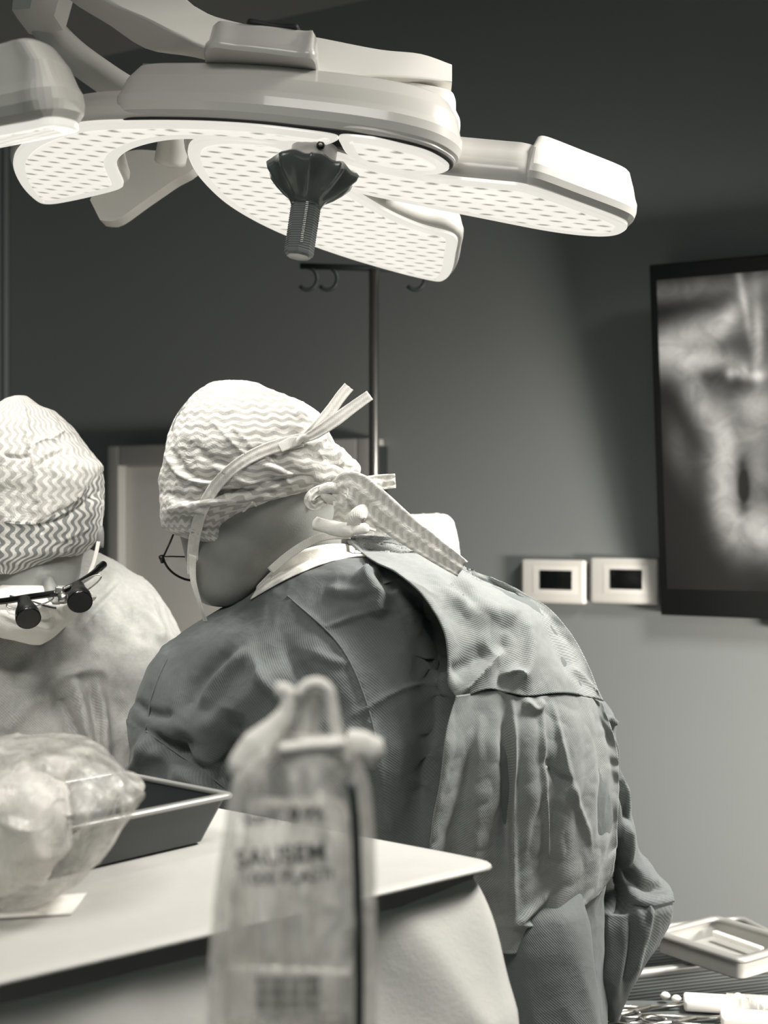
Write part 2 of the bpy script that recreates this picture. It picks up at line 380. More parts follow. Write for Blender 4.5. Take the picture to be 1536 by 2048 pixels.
def xray():
    x = N('xray_screen', .3, col=(.01, .01, .01)); uv = x.n('ShaderNodeTexCoord').outputs['UV']
    sp = x.n('ShaderNodeSeparateXYZ'); x.l(uv, sp.inputs[0]); u, v = sp.outputs[0], sp.outputs[1]
    def blob(cu, cv, su, sv, rot=0.0):
        du = x.math('SUBTRACT', u, cu); dv = x.math('SUBTRACT', v, cv); c, s_ = math.cos(rot), math.sin(rot)
        a = x.math('ADD', x.math('MULTIPLY', du, c/su), x.math('MULTIPLY', dv, s_/su)); b = x.math('ADD', x.math('MULTIPLY', du, -s_/sv), x.math('MULTIPLY', dv, c/sv))
        return x.math('EXPONENT', x.math('MULTIPLY', x.math('ADD', x.math('MULTIPLY', a, a), x.math('MULTIPLY', b, b)), -1.0))
    # u,v in metres from the screen's top-left corner (v down)
    tot = None
    for cu, cv, su, sv, rot, k in [(.08, .13, .13, .035, -.25, .55), (.05, .19, .10, .04, .1, .45), (.17, .10, .07, .02, -.85, .45), (.15, .20, .10, .025, .2, .35),
                                   (.10, .30, .03, .09, -.45, .5), (.15, .42, .028, .12, -.05, .6), (.14, .52, .03, .10, -.25, .4), (.21, .36, .05, .08, .55, .35),
                                   (.22, .30, .05, .03, 0, .35), (.21, .58, .06, .05, .7, .5), (.23, .46, .025, .07, 0, .22), (.26, .60, .08, .05, 0, .45),
                                   (.205, .07, .008, .08, -.15, .4), (.235, .15, .012, .09, 0, .5), (.17, .225, .011, .015, 0, .6), (.20, .225, .011, .015, 0, .6),
                                   (.23, .235, .02, .012, 0, .8), (.04, .40, .03, .08, -.3, .10), (.36, .3, .10, .25, 0, .4), (.5, .15, .2, .08, 0, .3), (.5, .5, .2, .1, 0, .3), (.10, .03, .3, .025, 0, .16)]:
        t = x.math('MULTIPLY', blob(cu, cv, su, sv, rot), k); tot = t if tot is None else x.math('ADD', tot, t)
    nz = x.noise(uv, 16, 5, .6, 1.0); tot = x.math('MULTIPLY', tot, x.math('ADD', .25, x.math('MULTIPLY', nz, 1.3)))
    tot = x.math('SUBTRACT', tot, x.math('MULTIPLY', blob(.19, .50, .015, .07), .35)); tot = x.math('SUBTRACT', tot, x.math('MULTIPLY', blob(.16, .225, .07, .022), .12))
    tot = x.math('ADD', tot, x.math('MULTIPLY', blob(.185, .225, .007, .012), .3)); tot = x.math('MAXIMUM', tot, .004)
    cb = x.n('ShaderNodeCombineColor'); x.l(tot, cb.inputs[0]); x.l(x.math('MULTIPLY', tot, .97), cb.inputs[1]); x.l(x.math('MULTIPLY', tot, .88), cb.inputs[2])
    x.l(cb.outputs[0], x.b.inputs['Emission Color']); x.b.inputs['Emission Strength'].default_value = .75; return x.m
M['xray'] = xray()

# ------------------------------------------------------------------ the room
WS = 0.58; Y0 = 3.8; L_ = math.hypot(1, WS); TW = np.array([1/L_, -WS/L_, 0]); NW = np.array([-WS/L_, -1/L_, 0])
def onwall(px, off=0.0):
    Yc = (Y0-off*L_)/(1+WS*(px-768)/F); return np.array([(px-768)/F*Yc, Yc])
def wallbox(mb, px0, px1, z0, z1, o0, o1, bev=.004):
    a = onwall(px0, o0); b = onwall(px1, o0); c = (a+b)/2; ln = np.linalg.norm(b-a)
    R = np.array([TW, NW, [0, 0, 1]]); cc = np.array([c[0], c[1], (z0+z1)/2])+NW*(o1-o0)/2
    mb.box(cc, ln, o1-o0, z1-z0, bev, R); return mb
def slab(name, pts, z0, z1, mat):
    mb = MB(); n = len(pts); v = [(x, y, z0) for x, y in pts]+[(x, y, z1) for x, y in pts]
    mb.add(v, [list(range(n))[::-1], list(range(n, 2*n))]+[(i, (i+1) % n, (i+1) % n+n, i+n) for i in range(n)])
    return mb.out(name, mat, kind='structure', smooth=False)
cl = onwall(10); cr = np.array([2.9, Y0-WS*2.9])
def wallslab(name, a, b, th, mat):
    a = np.array(a); b = np.array(b); d = (b-a)/np.linalg.norm(b-a); n = np.array([-d[1], d[0]])*th
    return slab(name, [tuple(a), tuple(b), tuple(b+n), tuple(a+n)], 0, 2.85, mat)
wallslab('wall_back', cl-TW[:2]*.1, cr, .12, M['wall'])
lw = cl+NW[:2]*3.2
wallslab('wall_left', lw, cl, .12, M['wall_side'])
wallslab('wall_right', cr, (2.9, -1.6), .12, M['wall'])
slab('floor', [(-3.6, -1.6), (3.1, -1.6), (3.1, 5.4), (-3.6, 5.4)], -.1, 0, M['floor'])
slab('ceiling', [(-3.6, -1.6), (3.1, -1.6), (3.1, 5.4), (-3.6, 5.4)], 2.85, 2.95, M['ceil'])
mb = MB(); wallbox(mb, 30, 2300, 0, .09, .001, .014); mb.out('baseboard_back', M['cabf'], kind='structure')
mb = MB(); wallbox(mb, -2, 18, 0.0, 2.84, .002, .02); mb.out('trim_1', M['wall_side'], kind='structure')

# pale framed cabinet against the back wall
def zat(px, py, off=0.0): return H+(1024-py)/F*onwall(px, off)[1]
ct = zat(500, 884, .06)
cpos = onwall(510, .03); cab = thing('storage_cabinet', (cpos[0], cpos[1], 0), 'tall pale framed cabinet against the back wall, behind the two surgeons', 'cabinet')
mb = MB(); wallbox(mb, 244, 266, .05, ct, .004, .07); wallbox(mb, 738, 768, .05, ct, .004, .07); wallbox(mb, 266, 738, ct-.06, ct, .004, .07); wallbox(mb, 266, 738, .05, .12, .004, .07); wallbox(mb, 244, 768, .0, .05, .004, .06)
mb.out('frame', M['cabf'], cab)
mb = MB(); wallbox(mb, 266, 738, .12, ct-.06, .004, .035); mb.out('door_panel', M['cab'], cab)
mb = MB(); wallbox(mb, 768, 776, .05, ct-.02, .004, .055); mb.out('edge_shadow_strip', M['dsteel'], cab)  # dark strip stands in for the shadow beside the cabinet
mb = MB(); a = onwall(700, .07); mb.tube([(a[0], a[1], .85), (a[0], a[1], 1.02)], .007); mb.box((a[0], a[1]+.02, .87), .012, .05, .012); mb.box((a[0], a[1]+.02, 1.0), .012, .05, .012); mb.out('handle', M['steel'], cab)

# two wall controls
for i, (x0, x1, y0, y1, lb) in enumerate([(1048, 1176, 1119, 1206, 'white wall control with a dark display, the left one, farther from the monitor'), (1185, 1320, 1116, 1207, 'white wall control with a dark display, next to the monitor')]):
    c = onwall((x0+x1)/2, 0); Yc = c[1]; z0 = H+(1024-y1)/F*Yc; z1 = H+(1024-y0)/F*Yc
    t = thing('wall_control', (c[0], c[1], z0), lb, 'wall control', 'white wall controls')
    mb = MB(); wallbox(mb, x0, x1, z0, z1, .001, .022, .009); mb.out('housing', M['white_plastic'], t, sharp=40)
    mb = MB(); zc = z0+(z1-z0)*.54; q = (x0+x1)/2; wallbox(mb, q-32, q+32, zc-.024, zc+.024, .0215, .0235, .001); mb.out('display', M['blackg'], t)
    mb = MB(); wallbox(mb, q-46, q+46, zc-.036, zc+.036, .0205, .0222, .002); mb.out('display_surround', M['paper'], t)

# monitor on the back wall
tv_y = 3.30; TL = P(1298, 530, tv_y+.0); 
tilt = .10; up = np.array([0, 0, 1])*math.cos(tilt)+NW*math.sin(tilt); nn = NW*math.cos(tilt)-np.array([0, 0, 1])*math.sin(tilt)
hgt = .835; BL = TL-up*hgt; wid = 1.38
tvroot = thing('wall_monitor', tuple(TL+TW*wid/2-up*hgt-nn*.04), 'large black monitor on the back wall showing an x-ray', 'monitor')
Rm = np.array([TW, nn, up])
mb = MB(); mb.box(TL+TW*wid/2-up*hgt/2-nn*.02, wid, .04, hgt, .004, Rm); mb.out('bezel', M['black'], tvroot, sharp=40)
def tvp(s, t_, o_): return TL+TW*s-up*t_+nn*o_
g = np.array([[tvp(s, t_, .0015) for s in (.018, wid-.018)] for t_ in (.037, .77)])
MB().grid(g, uv=[[(0, 0), (wid-.036, 0)], [(0, .733), (wid-.036, .733)]]).out('screen', M['xray'], tvroot, smooth=False)
mb = MB(); mb.box(tvp(wid/2, hgt/2, -.1), .3, .12, .25, .005, Rm); mb.out('wall_bracket', M['black'], tvroot); mb = MB(); mb.box(tvp(.33, hgt+.012, -.03), .09, .05, .03, .004, Rm); mb.out('sensor', M['black'], tvroot)

# IV pole
pd = 3.12; px_ = P(748, 540, pd); zt = px_[2]
iv = thing('iv_pole', (px_[0], pd, 0), 'slim steel drip pole with hooks behind the surgical lamp', 'drip pole')
MB().tube([(px_[0], pd, .1), (px_[0], pd, zt)], .0115, 16).out('pole', M['steel'], iv)
a = P(600, 532, pd); b = P(850, 540, pd)
MB().tube([a, b], .007).out('cross_bar', M['dsteel'], iv)
for q in (615, 655, 830):
    c = P(q, 535, pd); pts = [c+np.array([math.sin(t)*.022, 0, -.025+math.cos(t)*.025]) for t in np.linspace(0, 4.0, 12)]
    MB().tube(pts, .0045, 8).out('hook', M['dsteel'], iv)
mb = MB()
for k in range(5): t = k*2*math.pi/5; mb.tube([(px_[0], pd, .1), (px_[0]+.2*math.cos(t), pd+.2*math.sin(t), .05)], .014, 8)
mb.out('base', M['steel'], iv)
for k in range(5):
    t = k*2*math.pi/5; MB().tube([(px_[0]+.2*math.cos(t)-.012, pd+.2*math.sin(t), .028), (px_[0]+.2*math.cos(t)+.012, pd+.2*math.sin(t), .028)], .028, 14).out('caster', M['black'], iv)

# ------------------------------------------------------------------ surgical lamp
C0 = P(650, 300, 1.9)
def frame_(tx, s):
    ex = np.array([1, 0, tx]); ex /= np.linalg.norm(ex); n = np.cross(ex, [0, 1, s]); n /= np.linalg.norm(n); return ex, np.cross(n, ex), n
EX, EY, EN = frame_(-.14, -.12)
class Plane:
    def __init__(s, C, ax): s.C = C; s.ex, s.ey, s.n = ax
    def ab(s, pts, h=0.0):
        o = []
        for x, y in pts:
            r = P(x, y, 1.0)-np.array([0, 0, H]); c = s.C+s.n*h-np.array([0, 0, H]); t = (c @ s.n)/(r @ s.n); d = r*t-c; o.append((d @ s.ex, d @ s.ey))
        return np.array(o)
    def p(s, a, b, h): return s.C+s.ex*a+s.ey*b+s.n*h
LP = Plane(C0, (EX, EY, EN))
def smoothpoly(ab, n=140, k=2): 
    r = cat(ab, n, True)
    for _ in range(k): r = (np.roll(r, 1, 0)+2*r+np.roll(r, -1, 0))/4
    return r
def area2(p): return .5*np.sum(p[:, 0]*np.roll(p[:, 1], -1)-np.roll(p[:, 0], -1)*p[:, 1])
def inset(p, d):
    t = np.roll(p, -1, 0)-np.roll(p, 1, 0); t /= np.linalg.norm(t, axis=1)[:, None]+1e-9; n = np.stack([t[:, 1], -t[:, 0]], 1)*np.sign(area2(p))
    return p-n*d
def solid(pl, ab, prof, name, mat, parent, radial=0, **k):
    def rr_(o):
        q = inset(ab, -o) if not (radial and o < 0) else ab.mean(0)+(ab-ab.mean(0))*(1+o/radial)
        for _ in range(4): q = (np.roll(q, 1, 0)+2*q+np.roll(q, -1, 0))/4
        return q
    rings = [[pl.p(a, b, h) for a, b in rr_(o)] for o, h in prof]
    g = np.array(rings); uv = np.stack([np.repeat(ab[None, :, 0], len(prof), 0), np.repeat(ab[None, :, 1], len(prof), 0)], -1)
    mb = MB().grid(g, True, False, uv=uv); m = g.shape[1]
    for ri, fl in ((0, False), (len(prof)-1, True)):
        q2 = rr_(prof[ri][0])
        for t in tessellate_polygon([[Vector((a*50, b*50, 0)) for a, b in q2]]): mb.f.append([ri*m+i for i in t])
    return mb.out(name, mat, parent, **k)
def arc_prof(hgt, bulge=.007, top=-.012):
    return [(-.003, 0), (.0, .001), (bulge*.7, hgt*.10), (bulge, hgt*.22), (bulge*.95, hgt*.36), (bulge*.55, hgt*.46), (bulge*.5, hgt*.475), (-.001, hgt*.70), (-.002, hgt*.72), (top, hgt*.95), (top-.004, hgt*.985), (top-.012, hgt)]
lampo = thing('surgical_lamp', tuple(C0), 'lit ceiling surgical lamp with curved petals above the surgeons', 'surgical lamp')
pC = [(103, 404), (62, 388), (34, 352), (25, 315), (45, 284), (90, 260), (160, 243), (250, 238), (380, 238), (500, 244), (600, 255), (685, 268), (668, 280), (640, 287), (560, 283), (480, 276), (400, 272), (340, 274), (285, 286), (248, 303), (235, 322), (240, 342), (248, 360), (238, 375)]
pB = [(680, 266), (740, 270), (800, 283), (860, 300), (900, 326), (885, 341), (820, 342), (745, 328), (700, 308), (682, 285)]
pT = [(246, 239), (380, 237), (500, 243), (600, 253), (700, 265), (800, 282), (870, 303), (906, 330), (885, 344), (820, 345), (745, 331), (700, 305), (640, 287), (560, 283), (400, 272), (300, 268), (252, 262)]
pD = [(374, 292), (390, 275), (450, 268), (540, 274), (590, 290), (640, 330), (700, 372), (780, 420), (850, 450), (913, 468), (913, 505), (905, 540), (888, 558), (868, 557), (800, 541), (700, 512), (600, 477), (520, 442), (450, 400), (400, 352), (378, 315)]
pE = [(650, 300), (740, 323), (820, 340), (900, 351), (1000, 361), (1055, 368), (1150, 400), (1245, 436), (1258, 450), (1238, 464), (1190, 467), (1100, 457), (960, 430), (800, 398), (700, 375), (640, 345)]
pK = [(1056, 366), (1150, 399), (1247, 436), (1259, 450), (1239, 464), (1190, 467), (1120, 462), (1085, 420), (1062, 385)]
for nm, poly, hg, lens in (('petal', pC, .046, True), ('petal', pB, .02, True), ('petal', pD, .05, True), ('petal', pE, .062, True)):
    ab = smoothpoly(LP.ab(poly), 200, 1)
    pet = solid(LP, ab, arc_prof(hg, .006, -.006), nm, M['enamel'], lampo, sharp=35)
    solid(LP, ab, [(-.004, -.006), (-.0015, -.004), (-.0015, .001), (-.004, .002)], 'lens_rim', M['lrim'], pet, sharp=35)
    solid(LP, inset(ab, .020), [(-.001, -.0072), (0, -.0068), (0, -.001)], 'lens', M['lens'], pet, sharp=35)
ab = smoothpoly(LP.ab(pT), 220, 1); cov = solid(LP, ab, [(o_, h+.001) for o_, h in arc_prof(.088, .010, -.016)], 'petal_cover', M['enamel'], lampo, sharp=14)
solid(LP, ab, [(.0, -.001), (.0008, 0), (.0008, .0015), (0, .002)], 'cover_seal', M['seal'], cov)
ab = smoothpoly(LP.ab(pK), 160, 6); solid(LP, ab, arc_prof(.077, .008, -.010), 'petal_cover', M['enamel'], lampo, .10, sharp=14)
# upper yoke ring and hub block
ab = np.array([(-.12, .02), (0, .035), (.08, .04), (.145, .045), (.168, .065), (.165, .17), (.10, .19), (0, .19), (-.12, .17)])
pr = [(0, .02), (.001, .082), (.004, .088), (.008, .094), (.008, .10), (.003, .108), (0, .112), (-.002, .128), (-.004, .132)]
solid(LP, smoothpoly(ab, 120, 1), pr, 'yoke_ring', M['enamel_b'], lampo, sharp=40)
nb = LP.ab([(415, 98), (470, 99), (540, 106), (600, 114), (626, 118)], .090); fa = nb[::-1]+np.array([0, .11])
solid(LP, smoothpoly(np.vstack([nb, fa]), 120, 2), [(.002, .088), (.004, .092), (.004, .098), (.0, .104), (-.002, .124), (-.006, .129), (-.012, .131)], 'hub_cover', M['enamel'], lampo, sharp=50)
solid(LP, smoothpoly(np.vstack([nb[1:4], fa[1:4]]), 80, 2), [(-.01, .129), (-.01, .136)], 'hub_seal', M['seal'], lampo)
st = [((20, -120), (90, -120), (300, -110)), ((80, -60), (150, -60), (342, -50)), ((136, 0), (212, 0), (378, -2)), ((215, 50), (290, 36), (405, 18)), ((292, 99), (352, 68), (446, 36)), ((400, 118), (425, 100), (560, 60)), ((600, 175), (640, 150), (640, 73)), ((760, 205), (770, 152), (762, 97)), ((840, 205), (845, 156), (842, 106)), ((900, 205), (904, 164), (904, 128))]
g = []
for i, (a, b, c) in enumerate(st):
    dep = 1.84+.014*i; A = P(*a, dep+.07); B = P(*b, dep); Cc = P(*c, dep+.06); D = (A+Cc)/2+np.array([0, .09, .01]); g.append([A, B, Cc, D])
g = np.array(g); gg = []
for i in range(4): gg.append(cat(g[:, i], 40))
gg = np.array(gg).transpose(1, 0, 2)
fine = []
for r in gg:
    ring = []
    for i in range(4):
        a, b, c = r[i-1], r[i], r[(i+1) % 4]
        for t in (.08, .04): ring.append(b+(a-b)*t)
        for t in (.04, .08): ring.append(b+(c-b)*t)
    fine.append(ring)
MB().grid(np.array(fine), True, True).out('support_arm', M['enamel_b'], lampo, sharp=60)
# handle under the lamp
HC = LP.ab([(630, 292)])[0]
def lathe(pl, a, b, prof, n, name, mat, parent, fold=0, nf=7, **k):
    g = []
    for r, h in prof:
        ring = []
        for q in np.linspace(0, 2*math.pi, n, endpoint=False):
            amt = fold*np.clip((r-.02)/.04, 0, 1)
            rr = r*(1-amt*.9*abs(math.sin(q*nf/2+.6))**.7+amt*.25*math.sin(q*3+1)); hh = h+amt*.018*math.sin(q*nf+.4)
            ring.append(pl.p(a+rr*math.cos(q), b+rr*math.sin(q), hh))
        g.append(ring)
    return MB().grid(np.array(g), True, True).out(name, mat, parent, **k)
lathe(LP, *HC, [(.030, .012), (.031, .002), (.031, -.026), (.029, -.030)], 40, 'handle_mount', M['enamel'], lampo, sharp=40)
q = LP.p(HC[0]+.010, HC[1]-.0305, -.010); MB().tube([q, q+np.array([0, -.004, 0])], [.0058, .005], 16).out('screw_socket', M['black'], lampo)
MB().tube([q+np.array([0, -.003, 0]), q+np.array([0, -.0065, 0])], [.0034, .0018], 14).out('screw', M['steel'], lampo)
x = N('grey_rubber_film', .22, col=(.085, .095, .09)); M['rub'] = x.m; x.b.inputs['Coat Weight'].default_value = .3
M['grip'] = plain('grip_plastic', .16, .28)
pr = []
hs = np.linspace(-.078, -.150, 90)
for h in hs: pr.append((.0205+.0012*math.sin(h*3)-.0004*math.sin((h)*1900), h))
pr += [(.0195, -.1535), (.016, -.156), (.004, -.157)]
grip = lathe(LP, *HC, pr, 8, 'handle', M['grip'], lampo, sharp=30)
lathe(LP, *HC, [(.020, -.028), (.062, -.030), (.066, -.034), (.063, -.042), (.052, -.054), (.039, -.066), (.027, -.075), (.022, -.082), (.020, -.086)], 160, 'flared_skirt', M['rub'], grip, fold=.16, nf=9)
mb = MB()
for k in range(22):
    c = LP.p(HC[0]+.003, HC[1]-.0205, -.086-k*.0026); mb.box(c, .004, .002, .0013, .0003)
mb.out('stitch_seam', M['steel'], grip)

# second lamp head, cropped by the left edge of the frame
L2 = Plane(P(60, 245, 1.62), frame_(.11, .22))
l2 = thing('surgical_lamp', tuple(L2.C), 'second lamp head cut off by the left edge, its rounded corner overlapping the big lamp', 'surgical lamp')
ne2 = L2.ab([(-260, 300), (-120, 275), (0, 253), (60, 242), (90, 235)]); ab2 = np.vstack([ne2, ne2[-1]+np.array([.012, .02]), ne2[-1]+np.array([.014, .12]), ne2[-1]+np.array([-.02, .19]), ne2[0]+np.array([0, .2])])
ab2 = smoothpoly(ab2, 160, 1)
pet = solid(L2, ab2, arc_prof(.092, .010, -.014), 'petal', M['enamel'], l2, .13, sharp=14)
solid(L2, ab2, [(-.004, -.009), (-.0015, -.007), (-.0015, .001), (-.004, .002)], 'lens_rim', M['lrim'], pet, sharp=35)
solid(L2, inset(ab2, .022), [(-.001, -.0102), (0, -.0098), (0, -.001)], 'lens', M['lens'], pet)
MB().tube([P(-60, 95, 1.7), P(-120, 20, 1.75), P(-160, -160, 1.8)], .03, 20).out('support_arm', M['enamel_b'], l2)
# yoke arm behind
ya = l2
pts = cat([P(40, -120, 2.2), P(55, -40, 2.2), P(85, 40, 2.2), P(135, 100, 2.2), P(215, 160, 2.2), P(300, 215, 2.2), P(345, 270, 2.2), P(340, 325, 2.22)], 50)
MB().tube(pts, .025, 24).out('curved_arm', M['enamel_b'], ya)
mb = MB(); g = []
for a, b, dd in [((20, -120), (150, -120), 2.1), ((30, -40), (125, -30), 2.1), ((24, 20), (108, 32), 2.12), ((34, 36), (92, 52), 2.14)]:
    A, B = P(*a, dd), P(*b, dd); g.append([A, (A+B)/2+np.array([0, -.018, 0]), B, B+np.array([0, .07, 0]), A+np.array([0, .07, 0])])
MB().grid(np.array(g), True, True).out('elbow_joint', M['enamel_b'], ya, sharp=40)
g = []
for (a, b) in [((395, 262), (350, 262)), ((392, 330), (345, 300)), ((345, 362), (270, 300)), ((290, 400), (225, 320)), ((232, 440), (188, 385)), ((200, 440), (180, 400))]:
    A, B = P(*a, 2.3), P(*b, 2.3); g.append([A, A+np.array([0, .05, 0]), B+np.array([0, .05, 0]), B])
MB().grid(np.array([cat(np.array(g)[:, i], 24) for i in range(4)]).transpose(1, 0, 2), True, True).out('rear_fork', M['enamel_b'], ya, sharp=50)

# ------------------------------------------------------------------ main instrument table with drape
ZT = 1.05
tc = np.array([.114, 1.60]); d1 = np.array([-.759, -.651]); d2 = np.array([-.77, .64]); d2 /= np.linalg.norm(d2)
tl, tw_ = 1.05, .52
cn = [tc, tc+d1*tl, tc+d1*tl+d2*tw_, tc+d2*tw_]
tcent = sum(cn)/4
tbl = thing('instrument_table', (tcent[0], tcent[1], 0), 'instrument table under the pale drape in the foreground', 'table')
mb = MB(); v = [(*c, ZT-.03) for c in cn]+[(*c, ZT-.004) for c in cn]
v = [(p[0]+(tcent[0]-p[0])*.02, p[1]+(tcent[1]-p[1])*.02, p[2]) for p in v]
mb.add(v, [(3, 2, 1, 0), (4, 5, 6, 7), (0, 1, 5, 4), (1, 2, 6, 5), (2, 3, 7, 6), (3, 0, 4, 7)]); mb.out('tabletop', M['steel'], tbl, smooth=False)
for c in cn:
    q = c+(tcent-c)*.12; MB().tube([(q[0], q[1], 0), (q[0], q[1], ZT-.03)], .014, 12).out('leg', M['steel'], tbl)
# drape: closed loop around the top edge, hanging with folds; top quilted from loop to centre
def rect_loop(n):
    pts = []; per = [tl, tw_, tl, tw_]; tot = sum(per)
    for k in range(n):
        s_ = k/n*tot
        for i in range(4):
            if s_ <= per[i]: pts.append((cn[i]+(cn[(i+1) % 4]-cn[i])*s_/per[i], i, s_/per[i])); break
            s_ -= per[i]
    return pts
lp = rect_loop(420); rows = []
cen = np.array([tcent[0], tcent[1]])
lin = np.array([p for p, _, _ in lp])
lin_s = lin.copy()
for _ in range(4): lin_s = (np.roll(lin_s, 1, 0)+2*lin_s+np.roll(lin_s, -1, 0))/4
nrm = np.roll(lin_s, -1, 0)-np.roll(lin_s, 1, 0); nrm /= np.linalg.norm(nrm, axis=1)[:, None]; nrm = np.stack([nrm[:, 1], -nrm[:, 0]], 1)
if ((lin_s-cen)*nrm).sum() < 0: nrm = -nrm
per = 2*(tl+tw_)
for k in (0.0, .25, .5, .75, .9, .975): rows.append([(*(cen+(q-cen)*k), ZT+.0012*mn.noise(Vector((q[0]*k*9, q[1]*k*9, 3)))) for q in lin_s])
rows[0] = [(cen[0]+(q[0]-cen[0])*.02, cen[1]+(q[1]-cen[1])*.02, ZT) for q in lin_s]
rows.append([(*(q+n*.001), ZT-.0005) for q, n in zip(lin_s, nrm)]); rows.append([(*(q+n*(.014+.003*mn.noise(Vector((q[0]*8, q[1]*8, 0))))), ZT-.002) for q, n in zip(lin_s, nrm)]); rows.append([(*(q+n*.016), ZT-.006) for q, n in zip(lin_s, nrm)]); rows.append([(*(q+n*.006), ZT-.0075) for q, n in zip(lin_s, nrm)]); rows.append([(*(q-n*.012), ZT-.008) for q, n in zip(lin_s, nrm)]); rows.append([(*(q-n*.014), ZT-.014) for q, n in zip(lin_s, nrm)])
for j, z in enumerate(np.linspace(.016, .66, 60)):
    r = []
    for i, (q, n) in enumerate(zip(lin_s, nrm)):
        s_ = i/420*per; dc = min(s_, per-s_)      # distance from the near corner
        amp = min(z*.5, .085)
        w1 = math.sin(s_*13+1.2*mn.noise(Vector((s_*2, z*2, 0)))*3+z*2.0)*.7+.9*mn.noise(Vector((s_*9, z*3.0, 1.5)))
        w2 = -abs(mn.noise(Vector((s_*7+z*4, z*7-s_*2, 9))))*.9
        cf = math.exp(-(dc/.07)**2)*(.034*(1-math.exp(-z*10))+z*.06)-.004
        r.append((*(q+n*(-.012+amp*.32*(1+w1)+amp*.35*(w2+.5)+cf)), ZT-z))
    rows.append(r)
MB().grid(np.array(rows), True, True).out('table_drape', M['drape'], None, label='pale cloth drape covering the instrument table and hanging down its sides', cat='drape')

# tray on the table
e1 = np.array([-.66, -.75]); e2 = np.array([-.75, .66]); e1 /= np.linalg.norm(e1); e2 /= np.linalg.norm(e2)
tk = P(466, 1587, .34*F/563)[:2]
def trayring(ins, z, out=0): 
    a = tk+(e1+e2)*ins; return [np.array([*(a), z]), np.array([*(a+e1*(.30-2*ins)), z]), np.array([*(a+e1*(.30-2*ins)+e2*(.22-2*ins)), z]), np.array([*(a+e2*(.22-2*ins)), z])]
def roundring(c4, r=.012, k=6):
    out = []
    for i in range(4):
        p = c4[i]; a = c4[i-1]; b = c4[(i+1) % 4]; ua = (a-p)/np.linalg.norm(a-p); ub = (b-p)/np.linalg.norm(b-p)
        for t in np.linspace(0, 1, k): out.append(p+ua*r*(1-t)**2+ub*r*t**2)
    return out
tc3 = tk+e1*.15+e2*.11
tr = thing('instrument_tray', (tc3[0], tc3[1], ZT), 'dark grey tray with a pale rim lying on the draped table behind the wrapped bundle', 'tray')
gr = [roundring(trayring(i, z)) for i, z in [(.025, ZT+.003), (.024, ZT+.0035), (.004, ZT+.056), (.009, ZT+.056), (.028, ZT+.008), (.030, ZT+.0075)]]
MB().grid(np.array(gr), True, True).out('tray_body', M['traym'], tr, sharp=40)
gr = [roundring(trayring(i, z)) for i, z in [(.006, ZT+.055), (-.002, ZT+.055), (-.003, ZT+.058), (-.001, ZT+.061), (.009, ZT+.061), (.010, ZT+.057), (.006, ZT+.055)]]
MB().grid(np.array(gr), True).out('rim', M['trayrim'], tr)

# wrapped bundle (film over a bowl) at the left
v, f, uv = loft([(1478, 10, 110, 1.44, .02), (1484, -45, 150, 1.44, .05), (1500, -100, 188, 1.43, .09), (1530, -130, 222, 1.42, .115), (1570, -150, 258, 1.42, .125), (1586, -152, 289, 1.42, .125), (1606, -152, 278, 1.42, .125),
                 (1640, -150, 254, 1.42, .12), (1690, -140, 222, 1.42, .115), (1740, -110, 178, 1.42, .10), (1772, -80, 138, 1.43, .09), (1780, -70, 120, 1.44, .08)], 160, 140, 2.1)
v = crumple(v, f, .007, 13, True, 2.0, (1, 1, .5)); v = crumple(v, f, .003, 34, True, 7.0, (1, 1, .6))
v = crease(v, f, [([(60, 1500), (120, 1600), (60, 1700)], .008, 10), ([(130, 1560), (140, 1620), (150, 1700)], -.012, 9), ([(0, 1640), (70, 1655), (130, 1600)], .012, 9), ([(200, 1510), (240, 1570), (230, 1650)], .006, 8)])
bz = v[:, 2].min(); v[:, 2] += ZT+.004-bz if bz < ZT+.004 else 0
wb = thing('wrapped_bundle', (float(v[:, 0].mean()), 1.43, ZT), 'rounded bundle in crinkled clear film at the left end of the draped table', 'wrapped bundle')
mk('film_wrap', v, f, M['film3'], wb, uv=uv)
v, f, uv = loft([(1560, -60, 90, 1.43, .05), (1600, -80, 130, 1.43, .07), (1680, -80, 140, 1.43, .07), (1745, -60, 100, 1.43, .06), (1770, -50, 90, 1.43, .05)], 60, 50, 2.2)
v = crumple(v, f, .012, 18, True); v[:, 2] = np.maximum(v[:, 2], ZT+.006); mk('gauze_filling', v, f, M['mask'], wb, uv=uv)
g = np.array([[(-.50+.038*j, 1.33+.012*j+.035*i, ZT+.0025+.0008*math.sin(j+i)) for j in range(6)] for i in range(3)])
sheet('paper_sheet', g, M['paper'], None, .001, label='flat white paper sheet on the draped table in front of the wrapped bundle', cat='paper')

# clear drip bag in the foreground, standing on a small side stand
BD = .95
bag = thing('drip_bag', tuple(P(590, 2200, BD)), 'clear plastic fluid bag with grey print, blurred in the foreground', 'fluid bag')
v, f, uv = loft([(1470, 545, 690, BD, .012), (1490, 528, 702, BD, .016), (1520, 498, 722, BD, .020), (1560, 470, 737, BD, .024), (1620, 455, 745, BD, .028), (1700, 441, 748, BD, .031), (1800, 430, 750, BD, .033), (1930, 420, 750, BD, .034), (2060, 417, 751, BD, .034), (2190, 425, 748, BD, .030)], 120, 120, 2.2)
v = crumple(v, f, .004, 22, True, 1.0, (1, 1, .25)); v = crumple(v, f, .001, 60, True, 4.0)
v = crease(v, f, [([(560, 1560), (545, 1800), (540, 1990)], .005, 8), ([(600, 1700), (612, 1850), (620, 1960)], .005, 7), ([(660, 1640), (690, 1780), (705, 1900)], .006, 8), ([(480, 1640), (470, 1800)], .004, 9), ([(585, 1540), (590, 1640)], .005, 9), ([(640, 1580), (650, 1680)], .004, 9)])
mk('bag_film', v, f, M['film'], bag, uv=uv)
